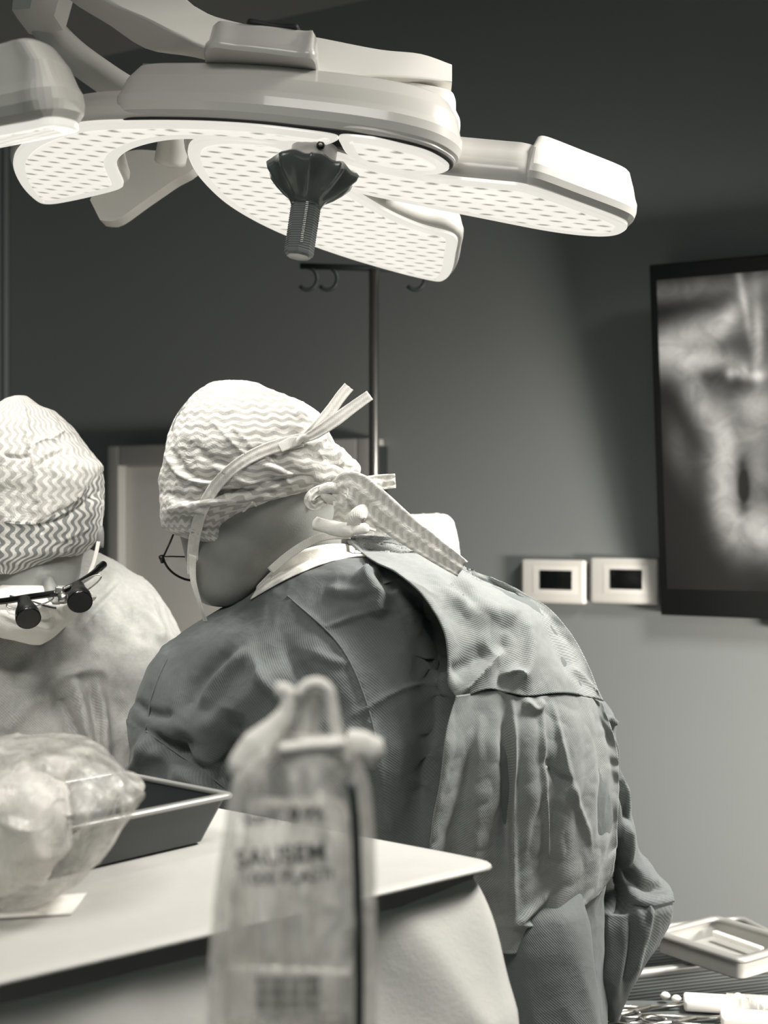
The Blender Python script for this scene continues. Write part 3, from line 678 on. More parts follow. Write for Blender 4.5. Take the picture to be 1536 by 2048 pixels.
bt = bvh(v, f)
inner, fi, uvi = loft([(1600, 500, 690, BD, .010), (1700, 480, 705, BD, .016), (1900, 455, 712, BD, .019), (2180, 450, 715, BD, .018)], 50, 60)
inner = crumple(inner, fi, .006, 25, True, 3.3, (1, 1, .4)); mk('milky_liner', inner, fi, M['film2'], bag, uv=uvi)
def tapepath(pts, Y, th=.010): return [P(x_, y_, Y) for x_, y_ in pts]
MB().tube(cat(tapepath([(478, 1560), (500, 1520), (540, 1470), (572, 1430), (580, 1400), (572, 1382), (552, 1378)], BD), 30), list(np.interp(np.arange(30), [0, 3, 10, 16, 21, 29], [.008, .0125, .0135, .0085, .0065, .005])), 16, flat=.6, up=(0, 1, 0)).out('shoulder_fold', M['tape'], bag)
MB().tube(cat(tapepath([(690, 1480), (720, 1492), (752, 1505), (768, 1510)], BD+.004), 14), list(np.interp(np.arange(14), [0, 5, 11, 13], [.008, .011, .010, .003])), 16, flat=.6, up=(0, 1, 0)).out('side_tab', M['tape'], bag)
MB().tube(cat(tapepath([(598, 1392), (612, 1372), (636, 1366), (656, 1380), (664, 1410), (672, 1460), (690, 1530)], BD-.004), 36), .0042, 14).out('hanging_loop', M['tape'], bag)
sheet('neck_film', np.array([[P(575+(q-.5)*(10-55*r)-0+q*75, 1380+r*110, BD+.004*math.sin(q*9)) for q in np.linspace(0, 1, 12)] for r in np.linspace(0, 1, 14)]), M['film'], bag)
MB().tube(cat(tapepath([(560, 1500), (600, 1494), (650, 1490), (690, 1488)], BD-.016), 14), .0045, 12).out('neck_band', M['tape'], bag)
MB().tube(surfpath([(700, 1560), (710, 1640), (716, 1800), (718, 1950), (718, 2150)], bt, .001, BD), .0034, 10).out('dark_side_tube', M['dsteel'], bag)
def txt(body, px, py, hpx, rot, tree, Y, mat, parent, name='print_line', off=.0015):
    cu = bpy.data.curves.new('t', 'FONT'); cu.body = body; cu.align_x = 'CENTER'; cu.align_y = 'CENTER'; cu.size = 1; cu.extrude = .004; cu.offset = .012
    to = bpy.data.objects.new('t', cu); COL.objects.link(to); dg = bpy.context.evaluated_depsgraph_get()
    me = bpy.data.meshes.new_from_object(to.evaluated_get(dg)); V = np.array([v_.co for v_ in me.vertices]); fs = [tuple(p_.vertices) for p_ in me.polygons]
    bpy.data.objects.remove(to); bpy.data.meshes.remove(me)
    c, s_ = math.cos(rot), math.sin(rot); out = []
    for q in V:
        x_ = (q[0]*c-q[1]*s_)*hpx*1.35; y_ = (q[0]*s_+q[1]*c)*hpx*1.35; X, Yp = px+x_, py-y_
        h = tree.ray_cast(Vector((0, 0, H)), (Vector(P(X, Yp, 1))-Vector((0, 0, H))).normalized()); yy = (h[0].y if h[0] is not None else Y)-off-q[2]*.05
        out.append(P(X, Yp, yy))
    return mk(name, out, fs, mat, parent, smooth=False)
txt('SAUSEM', 562, 1712, 38, .10, bt, BD, M['ink'], bag); txt('1000 PLASTI', 575, 1754, 26, .07, bt, BD, M['ink'], bag)
txt('Steril', 520, 1636, 26, .10, bt, BD, M['ink'], bag); txt('0.9%', 615, 1628, 28, .0, bt, BD, M['ink'], bag)
g = drape(coons([(455, 1930), (700, 1940)], [(452, 2040), (702, 2040)], [(455, 1930), (452, 2040)], [(700, 1940), (702, 2040)], 20, 8), bt, .0012, BD)
sheet('printed_panel', g, M['film2'], bag, .0004)
for k in range(3): txt('000 0000 00 0000', 575, 1962+k*24, 13, .0, bt, BD, M['ink'], bag, off=.003)
sp_ = P(590, 2200, BD); sz = sp_[2]
stn = thing('side_stand', (sp_[0], BD, 0), 'small steel stand under the clear fluid bag', 'stand')
MB().box((sp_[0], BD, sz-.012), .26, .2, .02, .004).out('shelf', M['steel'], stn)
MB().tube([(sp_[0], BD, .03), (sp_[0], BD, sz-.02)], .016, 16).out('post', M['steel'], stn)
MB().box((sp_[0], BD, .015), .34, .3, .03, .01).out('foot', M['steel'], stn)

# ------------------------------------------------------------------ PEOPLE
def limbs(sh, el, wr, fdir, r=(.055, .045, .033)):
    """arm with a five-fingered, slightly curled hand"""
    sh, el, wr = map(np.array, (sh, el, wr)); fd = np.array(fdir, float); fd /= np.linalg.norm(fd)
    sd = np.cross(fd, [0, 0, 1]); sd /= np.linalg.norm(sd); dn = np.array([0, 0, -1.0])
    c = [(sh, r[0], el, r[1]), (el, r[1], wr, r[2]), (wr, .026, wr+fd*.07, .026)]
    for k, ln in zip((-1.5, -.5, .5, 1.5), (.062, .075, .080, .070)):
        b = wr+fd*.08+sd*k*.020; m = b+fd*ln*.55+dn*.008; c += [(b, .0095, m, .009), (m, .009, m+fd*ln*.35+dn*ln*.35, .008)]
    b = wr+fd*.03-sd*.034; c += [(b, .011, b+fd*.035-sd*.018+dn*.01, .009)]
    return c
# ---- centre surgeon (back view, bowed head turned to the left)
cs = thing('person', (0.0, 2.2, 0), 'person seen from behind in dark gown and tied wavy-patterned cap, bending left', 'person', )
hc = P(500, 930, 2.14); jaw = P(450, 1110, 2.13)
caps = [(P(470, 900, 2.14), .105, P(540, 935, 2.14), .105), (P(430, 1000, 2.14), .066, P(447, 1150, 2.14), .052), (P(412, 1080, 2.17), .035, P(425, 1180, 2.16), .028), (P(385, 1050, 2.2), .02, P(392, 1100, 2.22), .018), (P(540, 1000, 2.13), .088, P(640, 1170, 2.28), .075),
        (P(470, 1080, 2.13), .062, P(540, 1170, 2.26), .065),
        (P(700, 1330, 2.24), .14, P(760, 1750, 2.24), .15), (P(480, 1340, 2.22), .085, P(980, 1300, 2.26), .085), (P(690, 1850, 2.25), .13, P(840, 1850, 2.25), .13)]
caps += limbs(P(440, 1340, 2.22), P(350, 1610, 2.36), np.array([-.35, 2.62, 1.12]), (.2, 1, -.2)); caps += limbs(P(1030, 1330, 2.26), P(1110, 1640, 2.40), np.array([.0, 2.62, 1.12]), (-.6, .8, -.2))
for sx in (-.10, .10):
    x0 = .0+sx; caps += [((x0, 2.25, .95), .095, (x0, 2.22, .52), .06), ((x0, 2.22, .52), .06, (x0, 2.27, .09), .038), ((x0, 2.27, .05), .04, (x0, 2.42, .04), .035)]
body = fused('body', caps, M['skin'], cs, .010)
# gown
rows = [(1106, 680, 780, 2.19, .05), (1114, 640, 830, 2.19, .08), (1128, 598, 880, 2.18, .105), (1148, 552, 930, 2.17, .12), (1172, 510, 990, 2.17, .13), (1200, 462, 1050, 2.17, .14), (1238, 398, 1098, 2.17, .15), (1280, 345, 1130, 2.17, .165), (1330, 309, 1160, 2.17, .18), (1390, 278, 1185, 2.17, .19),
        (1440, 259, 1200, 2.17, .20), (1500, 262, 1215, 2.18, .205), (1560, 250, 1222, 2.19, .21), (1620, 246, 1222, 2.20, .21), (1700, 260, 1215, 2.21, .20), (1800, 300, 1200, 2.22, .19), (1900, 320, 1200, 2.23, .185), (2048, 330, 1215, 2.24, .185), (2500, 300, 1240, 2.26, .2)]
v, f, uv = loft(rows, 420, 420, 2.25)
v = crumple(v, f, .010, 6, False, 11.0); v = crumple(v, f, .004, 17, True, 3.0, (1, 1, .7))
cr_ = [([(800, 1150), (860, 1220), (872, 1330), (880, 1420), (860, 1550), (835, 1700)], -.036, 42), ([(840, 1150), (893, 1230), (905, 1350)], -.03, 25),
       ([(357, 1276), (320, 1340), (300, 1400), (290, 1460)], .010, 26, 'f'), ([(290, 1462), (350, 1510), (410, 1550), (465, 1585)], -.022, 12), ([(290, 1462), (345, 1500), (420, 1550), (470, 1590)], .020, 40, 'f'),
       ([(380, 1470), (330, 1530), (310, 1580)], -.014, 26), ([(300, 1460), (285, 1520), (255, 1580)], .010, 9), ([(345, 1430), (300, 1425), (280, 1400)], -.008, 10),
       ([(470, 1290), (400, 1360), (360, 1430)], -.012, 17), ([(560, 1330), (470, 1420), (380, 1470)], .012, 24), ([(500, 1300), (440, 1350), (400, 1420)], .010, 14), ([(470, 1420), (450, 1480), (440, 1560)], -.022, 26), ([(500, 1480), (440, 1530), (430, 1600)], -.016, 24),
       ([(575, 1195), (680, 1290), (740, 1420), (760, 1520)], .0035, 5), ([(650, 1180), (770, 1190)], .006, 12), ([(720, 1140), (760, 1190), (740, 1230)], .018, 20), ([(790, 1180), (770, 1160), (755, 1135)], -.016, 18), ([(640, 1260), (720, 1230), (790, 1220)], .004, 6),
       ([(500, 1290), (520, 1350), (580, 1420), (610, 1500)], .009, 14), ([(560, 1270), (600, 1340), (700, 1450)], -.007, 18), ([(690, 1440), (800, 1380), (880, 1360)], .006, 6, 's'), ([(740, 1440), (760, 1560), (790, 1680)], .007, 12), ([(620, 1300), (660, 1320), (700, 1330)], .004, 10)]
v = crease(v, f, [(c_[0], c_[1]*1.35, *c_[2:]) for c_ in cr_])
gown = mk('gown', v, f, M['gown'], cs, uv=uv); gt = bvh(v, f)
for pth in ([(357, 1277), (325, 1335), (303, 1395), (292, 1460)], [(292, 1462), (345, 1500), (410, 1545), (470, 1592)], [(575, 1192), (680, 1290), (735, 1410), (760, 1520)]):
    MB().tube(sm(surfpath(pth, gt, .0005, 2.1)), .0016, 6).out('seam', M['gown'], gown)
# overlapping back flap, upper part and lower panel, both in the lit cloth tone
smooth_rows = loft([(r[0], r[1], r[2]-4, r[3], r[4]) for r in rows], 160, 160, 2.25); st_ = bvh(smooth_rows[0], smooth_rows[1])
px = coons([(694, 1068), (760, 1072), (850, 1086), (925, 1132), (1050, 1188), (1108, 1226), (1162, 1300), (1206, 1402)],
           [(696, 1082), (740, 1118), (800, 1150), (852, 1202), (886, 1262), (897, 1330), (896, 1368), (916, 1400)], [(694, 1068), (696, 1082)], [(1206, 1402), (1130, 1386), (1050, 1392), (980, 1378), (916, 1400)], 150, 90)
vv = np.linspace(0, 1, 90)[:, None]; uu = np.linspace(0, 1, 150)[None, :]
off = .020+.028*np.exp(-((1-vv)/.10)**2)*np.sin(np.pi*np.clip(uu*1.05, 0, 1))
g = drape(px, st_, off, 2.15, (900, 1350), 14); 
gv = g.reshape(-1, 3); gf = gfaces(90, 150); nn_ = vnormals(gv, gf); nn_ = nn_*np.where(nn_[:, 1:2] > 0, -1, 1)
gv = crease(gv, gf, [([(720, 1090), (800, 1110), (880, 1130), (960, 1180)], .010, 12), ([(840, 1085), (900, 1150), (960, 1230)], -.010, 12), ([(860, 1180), (960, 1220), (1060, 1240)], .012, 22), ([(1010, 1300), (960, 1350), (915, 1395)], .016, 10, 's'), ([(980, 1300), (920, 1340), (900, 1350)], -.012, 18),
                     ([(1050, 1230), (1060, 1310), (1040, 1380)], .010, 14), ([(1090, 1240), (1130, 1320), (1190, 1390)], -.007, 12), ([(1010, 1270), (1000, 1340), (1010, 1385)], -.008, 14), ([(1000, 1350), (1030, 1345), (1045, 1360)], .014, 6, 's'), ([(1140, 1330), (1180, 1370), (1200, 1395)], .009, 7, 's'), ([(940, 1120), (1040, 1190)], .006, 8)], nn_)
gv = gv+nn_*np.array([.004*abs(mn.noise(Vector(q*16)))+.002*abs(mn.noise(Vector(q*40))) for q in gv])[:, None]
fl = sheet('back_flap', gv.reshape(90, 150, 3), M['gown_out_lit'], cs, .003)
px = coons([(912, 1392), (980, 1380), (1050, 1394), (1130, 1388), (1204, 1404)], [(866, 1850), (950, 1890), (1042, 1905), (1130, 1838), (1196, 1790)],
           [(912, 1392), (893, 1460), (880, 1560), (860, 1690), (866, 1850)], [(1204, 1404), (1234, 1500), (1236, 1620), (1226, 1740), (1196, 1790)], 140, 150)
vv = np.linspace(0, 1, 150)[:, None]; uu = np.linspace(0, 1, 140)[None, :]
off = .014+.022*np.exp(-(uu/.09)**2)+.006*np.sin(uu*26+vv*3)*np.clip(vv*3, 0, 1)+.02*np.clip(vv-.6, 0, 1)
g = drape(px, st_, off, 2.1, (1040, 1600), 14); gv = g.reshape(-1, 3); gf = gfaces(150, 140); nn_ = vnormals(gv, gf); nn_ = nn_*np.where(nn_[:, 1:2] > 0, -1, 1)
gv = crease(gv, gf, [([(1022, 1390), (1026, 1600), (1026, 1850)], .010, 7), ([(1010, 1400), (1015, 1700)], -.010, 10), ([(1080, 1400), (1086, 1560), (1096, 1740)], .007, 5), ([(1100, 1400), (1140, 1560), (1180, 1700)], .006, 6), ([(1080, 1510), (1110, 1550), (1150, 1570)], -.006, 10), ([(1026, 1850), (1110, 1840), (1150, 1800)], .008, 5),
                     ([(1100, 1780), (1050, 1830), (1026, 1850)], .008, 8), ([(960, 1420), (950, 1600), (940, 1750)], .006, 14), ([(1045, 1400), (1070, 1420), (1085, 1400)], .010, 8), ([(1190, 1430), (1205, 1550), (1200, 1680)], -.008, 9)], nn_)
gv = gv+nn_*np.array([.006*abs(mn.noise(Vector((q[0]*18, q[1]*18, q[2]*5))))+.0035*abs(mn.noise(Vector(q*30))) for q in gv])[:, None]
sheet('back_panel', gv.reshape(150, 140, 3), M['gown_out_lit'], cs, .003)
# sleeve and side folds at the right
v, f, uv = loft([(1405, 1180, 1208, 2.2, .02), (1440, 1175, 1230, 2.2, .04), (1470, 1172, 1228, 2.21, .05), (1530, 1170, 1236, 2.22, .06), (1580, 1165, 1258, 2.23, .065), (1620, 1160, 1262, 2.24, .07), (1690, 1150, 1272, 2.26, .075), (1740, 1140, 1308, 2.28, .08), (1783, 1140, 1340, 2.28, .08), (1800, 1150, 1337, 2.27, .08), (1880, 1165, 1312, 2.26, .07), (1950, 1185, 1276, 2.25, .055), (2015, 1205, 1250, 2.25, .03), (2040, 1215, 1240, 2.25, .015)], 150, 200, 2.0)
v = crumple(v, f, .010, 14, True, 6.0, (1, 1, .5))
v = crease(v, f, [([(1255, 1786), (1300, 1790), (1340, 1786)], .030, 26, 'f'), ([(1240, 1730), (1290, 1775), (1340, 1775)], -.02, 12), ([(1200, 1680), (1235, 1740), (1225, 1830)], -.045, 26), ([(1300, 1800), (1285, 1880), (1265, 1960)], .008, 6), ([(1262, 1800), (1262, 1900), (1245, 2000)], -.010, 7), ([(1240, 1560), (1258, 1610), (1262, 1650)], -.02, 10), ([(1200, 1450), (1225, 1500), (1220, 1600)], .012, 8), ([(1255, 1640), (1262, 1720), (1255, 1780)], .012, 7), ([(1215, 1440), (1228, 1450)], .012, 6)])
mk('sleeve', v, f, M['gown'], cs, uv=uv)
v, f, uv = loft([(1780, 1010, 1160, 2.10, .03), (1830, 1000, 1172, 2.09, .05), (1900, 990, 1186, 2.09, .06), (1970, 985, 1198, 2.09, .06), (2060, 985, 1204, 2.09, .06), (2400, 990, 1215, 2.1, .06)], 100, 120, 2.2)
v = crumple(v, f, .008, 11, True, 8.0, (1, 1, .5)); mk('skirt_fold', v, f, M['gown'], cs, uv=uv)
# cap
rows = [(762, 452, 468, 2.14, .01), (768, 420, 512, 2.14, .04), (782, 396, 552, 2.14, .065), (806, 374, 608, 2.14, .09), (835, 355, 644, 2.14, .11), (865, 343, 657, 2.14, .122), (890, 335, 672, 2.14, .13), (915, 329, 704, 2.14, .132), (935, 325, 722, 2.14, .132), (955, 322, 717, 2.14, .13), (975, 323, 672, 2.14, .128),
        (995, 324, 628, 2.14, .124), (1012, 325, 560, 2.14, .118), (1030, 325, 505, 2.14, .105), (1048, 327, 478, 2.14, .085), (1062, 335, 470, 2.13, .07), (1076, 372, 466, 2.12, .05), (1088, 405, 462, 2.115, .035), (1092, 425, 458, 2.11, .02)]
v, f, uv = loft(rows, 320, 300, 2.15)
v = crumple(v, f, .004, 9, False, 1.0); v = crumple(v, f, .0045, 26, True, 5.0)
v = crease(v, f, [([(330, 905), (370, 955), (430, 968)], .007, 7), ([(340, 900), (380, 950), (440, 960)], -.007, 7), ([(420, 840), (470, 890), (500, 915)], .006, 4, 's'), ([(455, 850), (490, 880), (505, 900)], .006, 4, 's'), ([(325, 985), (380, 1000), (430, 985), (520, 990), (640, 965)], -.010, 8), ([(325, 1002), (390, 1005), (440, 1000), (560, 985), (660, 955)], .008, 8),
                   ([(370, 960), (440, 990), (560, 960), (640, 955)], -.008, 7), ([(420, 925), (480, 960), (560, 975)], .006, 7), ([(520, 890), (580, 940), (640, 965)], -.009, 9), ([(530, 930), (590, 950), (650, 962)], .007, 7), ([(600, 895), (650, 890), (700, 920)], .009, 10), ([(610, 912), (660, 920), (705, 945)], -.008, 8),
                   ([(640, 840), (660, 880), (640, 900)], -.008, 8), ([(330, 1020), (380, 1015), (420, 1030)], .006, 6), ([(345, 1035), (380, 1040), (400, 1055)], -.006, 6), ([(560, 850), (620, 865), (655, 890)], .005, 7), ([(380, 880), (420, 920), (480, 930)], -.005, 9)])
capo = mk('cap', v, f, M['cap'], cs, uv=uv); ct_ = bvh(v, f)
for pth in ([(463, 1090), (466, 1060), (480, 1030), (506, 1003)], [(508, 1004), (525, 1022), (580, 1016), (640, 1000)]):
    MB().tube(sm(surfpath(pth, ct_, .001, 2.07)), .0024, 6).out('hem_stitching', M['tape'], capo)
bm_v, bm_f = meshdata(body)
allv = np.vstack([v, bm_v]); allf = list(f)+[tuple(i+len(v) for i in q) for q in bm_f]; hb = bvh(allv, allf)
# cap ties and knot
kd = 2.0
MB().tube(cat([P(640, 985, kd), P(660, 975, kd-.01), P(680, 985, kd), P(675, 1000, kd), P(655, 995, kd-.005), P(645, 980, kd)], 24), .008, 12).out('tie_knot', M['cap_b'], capo)
ribbon('tie_loop', [P(655, 975, kd), P(630, 985, kd-.012), P(618, 1000, kd-.015), P(628, 1012, kd-.01), P(648, 1000, kd-.004), P(656, 985, kd)], .013, M['cap_b'], capo, ripple=.0015)
ribbon('tie_tail', [P(664, 985, kd-.008), P(682, 1005, kd-.012), P(690, 1030, kd-.006), P(688, 1062, kd)], [.012, .024, .034, .038], M['cap_b'], capo, ripple=.0016)
ribbon('tie_tail', [P(665, 978, kd), P(700, 968, kd-.016), P(740, 1000, kd-.012), P(800, 1050, kd-.002), P(870, 1100, kd+.0), P(925, 1138, kd+.01)], [.018, .046, .046, .040, .034, .026], M['cap_b'], capo, ripple=.0012)
ribbon('tie_tail', [P(690, 975, 2.05), P(730, 968, 2.06), P(765, 964, 2.07), P(791, 962, 2.07)], [.018, .020, .022, .020], M['cap_b'], capo, ripple=.0015)
# mask: strap round the head, knot, tails, cup under the chin
mask = ribbon('mask', [P(412, 1248, 2.12), P(398, 1205, 2.10), P(386, 1160, 2.09), P(384, 1110, 2.08)], [.012, .010, .014, .018], M['tape'], cs, face=(-.7, -.7, 0))
sp1 = sm(surfpath([(386, 1150), (384, 1110), (391, 1060), (407, 1010), (435, 965), (475, 928), (520, 903), (560, 889), (604, 880)], hb, .006, 2.06), 5)
ribbon('strap', sp1, [.016, .017, .017, .017, .018, .020], M['tape'], mask, ripple=.0005)
ribbon('strap', sm(surfpath([(560, 895), (585, 884), (606, 881)], hb, .010, 2.06), 3), [.014, .016, .012], M['tape'], mask)
q0 = sp1[-1]
MB().tube(cat([q0+np.array([-.006, -.004, -.004]), q0+np.array([.002, -.010, .004]), q0+np.array([.008, -.004, .0])], 10), [.005]*10, 10).out('knot', M['tape'], mask)
ribbon('strap_tail', [q0, P(628, 858, 2.02), P(660, 822, 2.03), P(682, 792, 2.04), P(698, 773, 2.05)], [.010, .014, .016, .016, .016], M['tape'], mask, ripple=.0005)
ribbon('strap_tail', [q0, P(632, 866, 2.01), P(668, 842, 2.01), P(706, 814, 2.02), P(740, 790, 2.03)], [.010, .016, .018, .016, .015], M['tape'], mask, ripple=.0005)
# collar band and gown neck bow
px = coons([(516, 1172), (556, 1132), (600, 1104), (650, 1090), (700, 1088), (750, 1094)], [(500, 1198), (556, 1165), (610, 1140), (660, 1122), (710, 1112), (756, 1112)], [(516, 1172), (500, 1198)], [(750, 1094), (756, 1112)], 60, 8)
cg = drape(px, bvh(np.vstack([allv, meshdata(gown)[0]]), allf+[tuple(i+len(allv) for i in q) for q in meshdata(gown)[1]]), .010, 2.1)
collar = sheet('collar_band', cg, M['tape'], gown, .002)
ribbon('neck_tape', [P(540, 1142, 2.06), P(575, 1112, 2.05), P(615, 1086, 2.04), P(655, 1072, 2.03), P(700, 1070, 2.02)], .012, M['tape'], gown)
MB().tube(cat([P(626, 1045, 2.0), P(650, 1052, 1.99), P(690, 1060, 1.985), P(738, 1056, 1.99)], 20), [.004]+[.010]*6+[.011]*7+[.008]*5+[.004], 14, flat=.45, up=(0, 1, 0)).out('neck_bow', M['tape'], gown)
ribbon('neck_bow_loop', [P(706, 1058, 1.985), P(712, 1032, 1.98), P(730, 1022, 1.985), P(742, 1036, 1.995), P(738, 1060, 1.99)], .020, M['tape'], gown, face=(.3, -1, .3))
# glasses
gl = thing('glasses', tuple(P(350, 1120, 2.22)), 'thin dark wire glasses on the face of the surgeon seen from behind', 'glasses')
MB().tube([P(352, 1056, 2.14), P(340, 1085, 2.16), P(326, 1115, 2.18)], .0016, 8).out('temple', M['black'], gl)
pts = [P(355+math.cos(t)*33, 1122+math.sin(t)*36-(math.cos(t)*6), 2.20+.01*math.cos(t)) for t in np.linspace(.0, 2*math.pi, 40)]
lf = cat([P(326, 1118, 2.185), P(336, 1136, 2.19), P(352, 1150, 2.20), P(372, 1159, 2.21), P(395, 1162, 2.22)], 30)
MB().tube(lf, .0019, 10).out('lens_frame', M['black'], gl); MB().tube([P(326, 1113, 2.185), P(345, 1113, 2.19), P(385, 1114, 2.215)], .0012, 8).out('brow_bar', M['black'], gl)
MB().tube([P(322, 1112, 2.18), P(326, 1124, 2.185)], .0042, 10).out('hinge', M['black'], gl)
x = N('clear_lens', .05, col=(.8, .8, .78)); x.b.inputs['Alpha'].default_value = .12; M['clens'] = x.m
gg_ = np.array([cat([P(328, 1116, 2.186), P(358, 1116, 2.20), P(390, 1116, 2.217)], 20), lf[np.linspace(0, 29, 20).astype(int)]]); sheet('lens', gg_, M['clens'], gl, .0008)
# trousers and shoes
mb = MB()
for sx in (-.10, .10): mb.tube([(sx, 2.25, .8), (sx, 2.23, .5), (sx, 2.27, .12)], [.115, .09, .085], 24)
mb.out('trousers', M['trouser'], cs)
for sx in (-.10, .10): MB().tube([(sx, 2.20, .05), (sx, 2.26, .052), (sx, 2.38, .045), (sx, 2.47, .035)], [.035, .048, .045, .03], 20).out('clog', M['paper'], cs)

# ---- left surgeon (faces the camera, head bowed)
ls = thing('person', (-.60, 2.42, 0), 'person at the left edge facing us with bowed head, pale cap, mask and magnifying loupes', 'person')
LD = 2.30
caps = [(P(50, 960, LD), .095, P(48, 1010, LD), .108), (P(50, 1070, LD), .100, P(55, 1130, LD-.01), .088), (P(70, 1180, LD-.03), .065, P(82, 1235, LD-.03), .045), (P(100, 1165, LD-.10), .014, P(106, 1205, LD-.125), .016), (P(30, 1150, LD+.08), .07, P(30, 1250, LD+.16), .075),
        (P(50, 1350, LD+.2), .15, P(40, 1800, LD+.2), .15), (P(-140, 1300, LD+.18), .075, P(230, 1290, LD+.18), .075), (P(200, 1060, LD+.0), .012, P(202, 1095, LD), .010), (P(-20, 1850, LD+.2), .13, P(100, 1850, LD+.2), .13)]
caps += limbs(P(250, 1320, LD+.18), P(300, 1640, LD+.12), np.array([-.42, 2.32, 1.0]), (.8, -.3, -.3)); caps += limbs(P(-180, 1320, LD+.18), P(-230, 1640, LD+.12), np.array([-.66, 2.2, 1.0]), (.8, -.3, -.3))
for sx in (-.70, -.50): caps += [((sx, 2.5, .95), .095, (sx, 2.5, .52), .06), ((sx, 2.5, .52), .06, (sx, 2.52, .09), .038), ((sx, 2.5, .05), .04, (sx, 2.38, .04), .035)]
lb = fused('body', caps, M['skin'], ls, .010)
rows = [(1100, -40, 175, 2.47, .04), (1112, -90, 212, 2.47, .07), (1130, -140, 248, 2.47, .09), (1160, -190, 290, 2.46, .11), (1200, -225, 315, 2.46, .13), (1270, -255, 357, 2.45, .15), (1350, -275, 380, 2.44, .17), (1450, -285, 395, 2.43, .19), (1550, -290, 400, 2.43, .19), (1700, -280, 390, 2.44, .19), (1900, -260, 380, 2.45, .18), (2600, -260, 380, 2.48, .2)]
v, f, uv = loft(rows, 320, 320, 2.25)
v = crumple(v, f, .014, 6, False, 21.0); v = crumple(v, f, .006, 19, True, 13.0)
v = crease(v, f, [([(245, 1165), (200, 1210), (165, 1250)], -.010, 6), ([(245, 1160), (205, 1200), (150, 1260)], .008, 14), ([(95, 1375), (130, 1350), (185, 1340), (215, 1360)], .018, 12), ([(140, 1345), (165, 1420), (185, 1500), (190, 1560)], .024, 12), ([(190, 1350), (205, 1430), (215, 1560)], .020, 10), ([(115, 1370), (130, 1430), (175, 1510)], -.025, 16), ([(175, 1370), (192, 1450), (200, 1540)], -.016, 8),
                   ([(0, 1470), (60, 1400), (110, 1380)], .016, 24), ([(0, 1350), (60, 1380), (110, 1370)], -.012, 14), ([(230, 1380), (260, 1420), (270, 1480)], .012, 12), ([(290, 1180), (305, 1220), (330, 1290)], .010, 10), ([(225, 1220), (270, 1240), (290, 1290)], -.010, 20), ([(60, 1300), (20, 1330), (0, 1340)], -.01, 18)])
lg = mk('gown', v, f, M['gown_lit'], ls, uv=uv)
mb = MB()
for pts in ([P(205, 1130, 2.40), P(235, 1118, 2.42), P(258, 1160, 2.41)],): pass
# cap crown and band
rows = [(797, 30, 48, LD, .01), (803, 18, 60, LD, .03), (814, 0, 78, LD, .05), (828, -28, 106, LD, .075), (850, -50, 130, LD, .10), (880, -72, 155, LD, .12), (915, -90, 182, LD, .135), (940, -102, 202, LD, .14), (960, -106, 204, LD, .142), (1010, -108, 204, LD, .14), (1050, -106, 198, LD, .138), (1075, -100, 193, LD, .134), (1100, -86, 176, LD-.005, .128), (1120, -62, 130, LD-.01, .118), (1136, -25, 88, LD-.015, .10), (1142, 10, 62, LD-.02, .09)]
v, f, uv = loft(rows, 320, 280, 2.1)
v = crumple(v, f, .003, 9, False, 31.0); v = crumple(v, f, .004, 24, True, 15.0)
band = [(-100, 1030), (0, 1040), (80, 1046), (140, 1010), (203, 945)]
d, sd, pos = segdist(PX(v), cat(band, 40)); nrmv = vnormals(v, f); low = (sd > 0)
v = v+nrmv*(.004*np.clip(-sd*d/10, 0, 1))[:, None]
v = crease(v, f, [([(45, 800), (55, 860), (70, 960), (82, 1040)], .007, 5, 's'), ([(75, 1048), (120, 1030), (203, 950)], .006, 6), ([(80, 1052), (150, 1025), (205, 975)], -.008, 6), ([(95, 1040), (160, 1000), (203, 940)], -.006, 6), ([(60, 895), (90, 880), (120, 885)], .005, 4, 's'), ([(70, 935), (95, 915), (120, 905)], -.006, 4), ([(10, 912), (40, 915), (60, 912)], -.005, 4), ([(100, 880), (115, 870), (130, 860)], .004, 3, 's'), ([(0, 1040), (40, 1046), (80, 1046)], .005, 6), ([(80, 1046), (85, 1070)], -.004, 5), ([(100, 1090), (170, 1060), (200, 1035)], .002, 4), ([(180, 950), (150, 920), (130, 880)], .004, 8)])
lc = mk('cap', v, f, M['cap_l'], ls, uv=uv); lc.data.materials.append(M['cap_top'])
pc = np.array([v[list(p.vertices)].mean(0) for p in lc.data.polygons]); d, sd, pos = segdist(PX(pc), cat(band, 40)); yb = np.interp(PX(pc)[:, 0], [b[0] for b in band], [b[1] for b in band])
lc.data.polygons.foreach_set('material_index', [1 if a < b else 0 for a, b in zip(PX(pc)[:, 1], yb)])
# mask
rows = [(1168, 10, 120, LD-.05, .07), (1180, -35, 160, LD-.05, .085), (1195, -52, 190, LD-.05, .095), (1215, -55, 166, LD-.05, .10), (1240, -45, 142, LD-.05, .092), (1260, -25, 122, LD-.05, .075), (1275, 15, 106, LD-.05, .05), (1287, 60, 88, LD-.05, .02)]
v, f, uv = loft(rows, 160, 100, 2.1); v = crumple(v, f, .003, 14, True, 2.0)
v = crease(v, f, [([(30, 1185), (75, 1200), (140, 1200)], -.008, 8), ([(0, 1225), (60, 1245), (110, 1258)], .006, 6), ([(40, 1235), (90, 1245), (125, 1230)], -.006, 7), ([(80, 1195), (110, 1215), (130, 1240)], .007, 8)])
lm = mk('mask', v, f, M['mask'], ls, uv=uv); mt_ = bvh(v, f)
MB().tube(sm(surfpath([(20, 1192), (60, 1202), (100, 1214), (112, 1216)], mt_, .001, 2.15)), .0018, 6).out('stitching', M['dsteel'], lm)
ribbon('mask_strap', [P(178, 1150, LD-.05), P(190, 1115, LD-.02), P(200, 1060, LD), P(203, 1000, LD)], .006, M['tape'], lm)
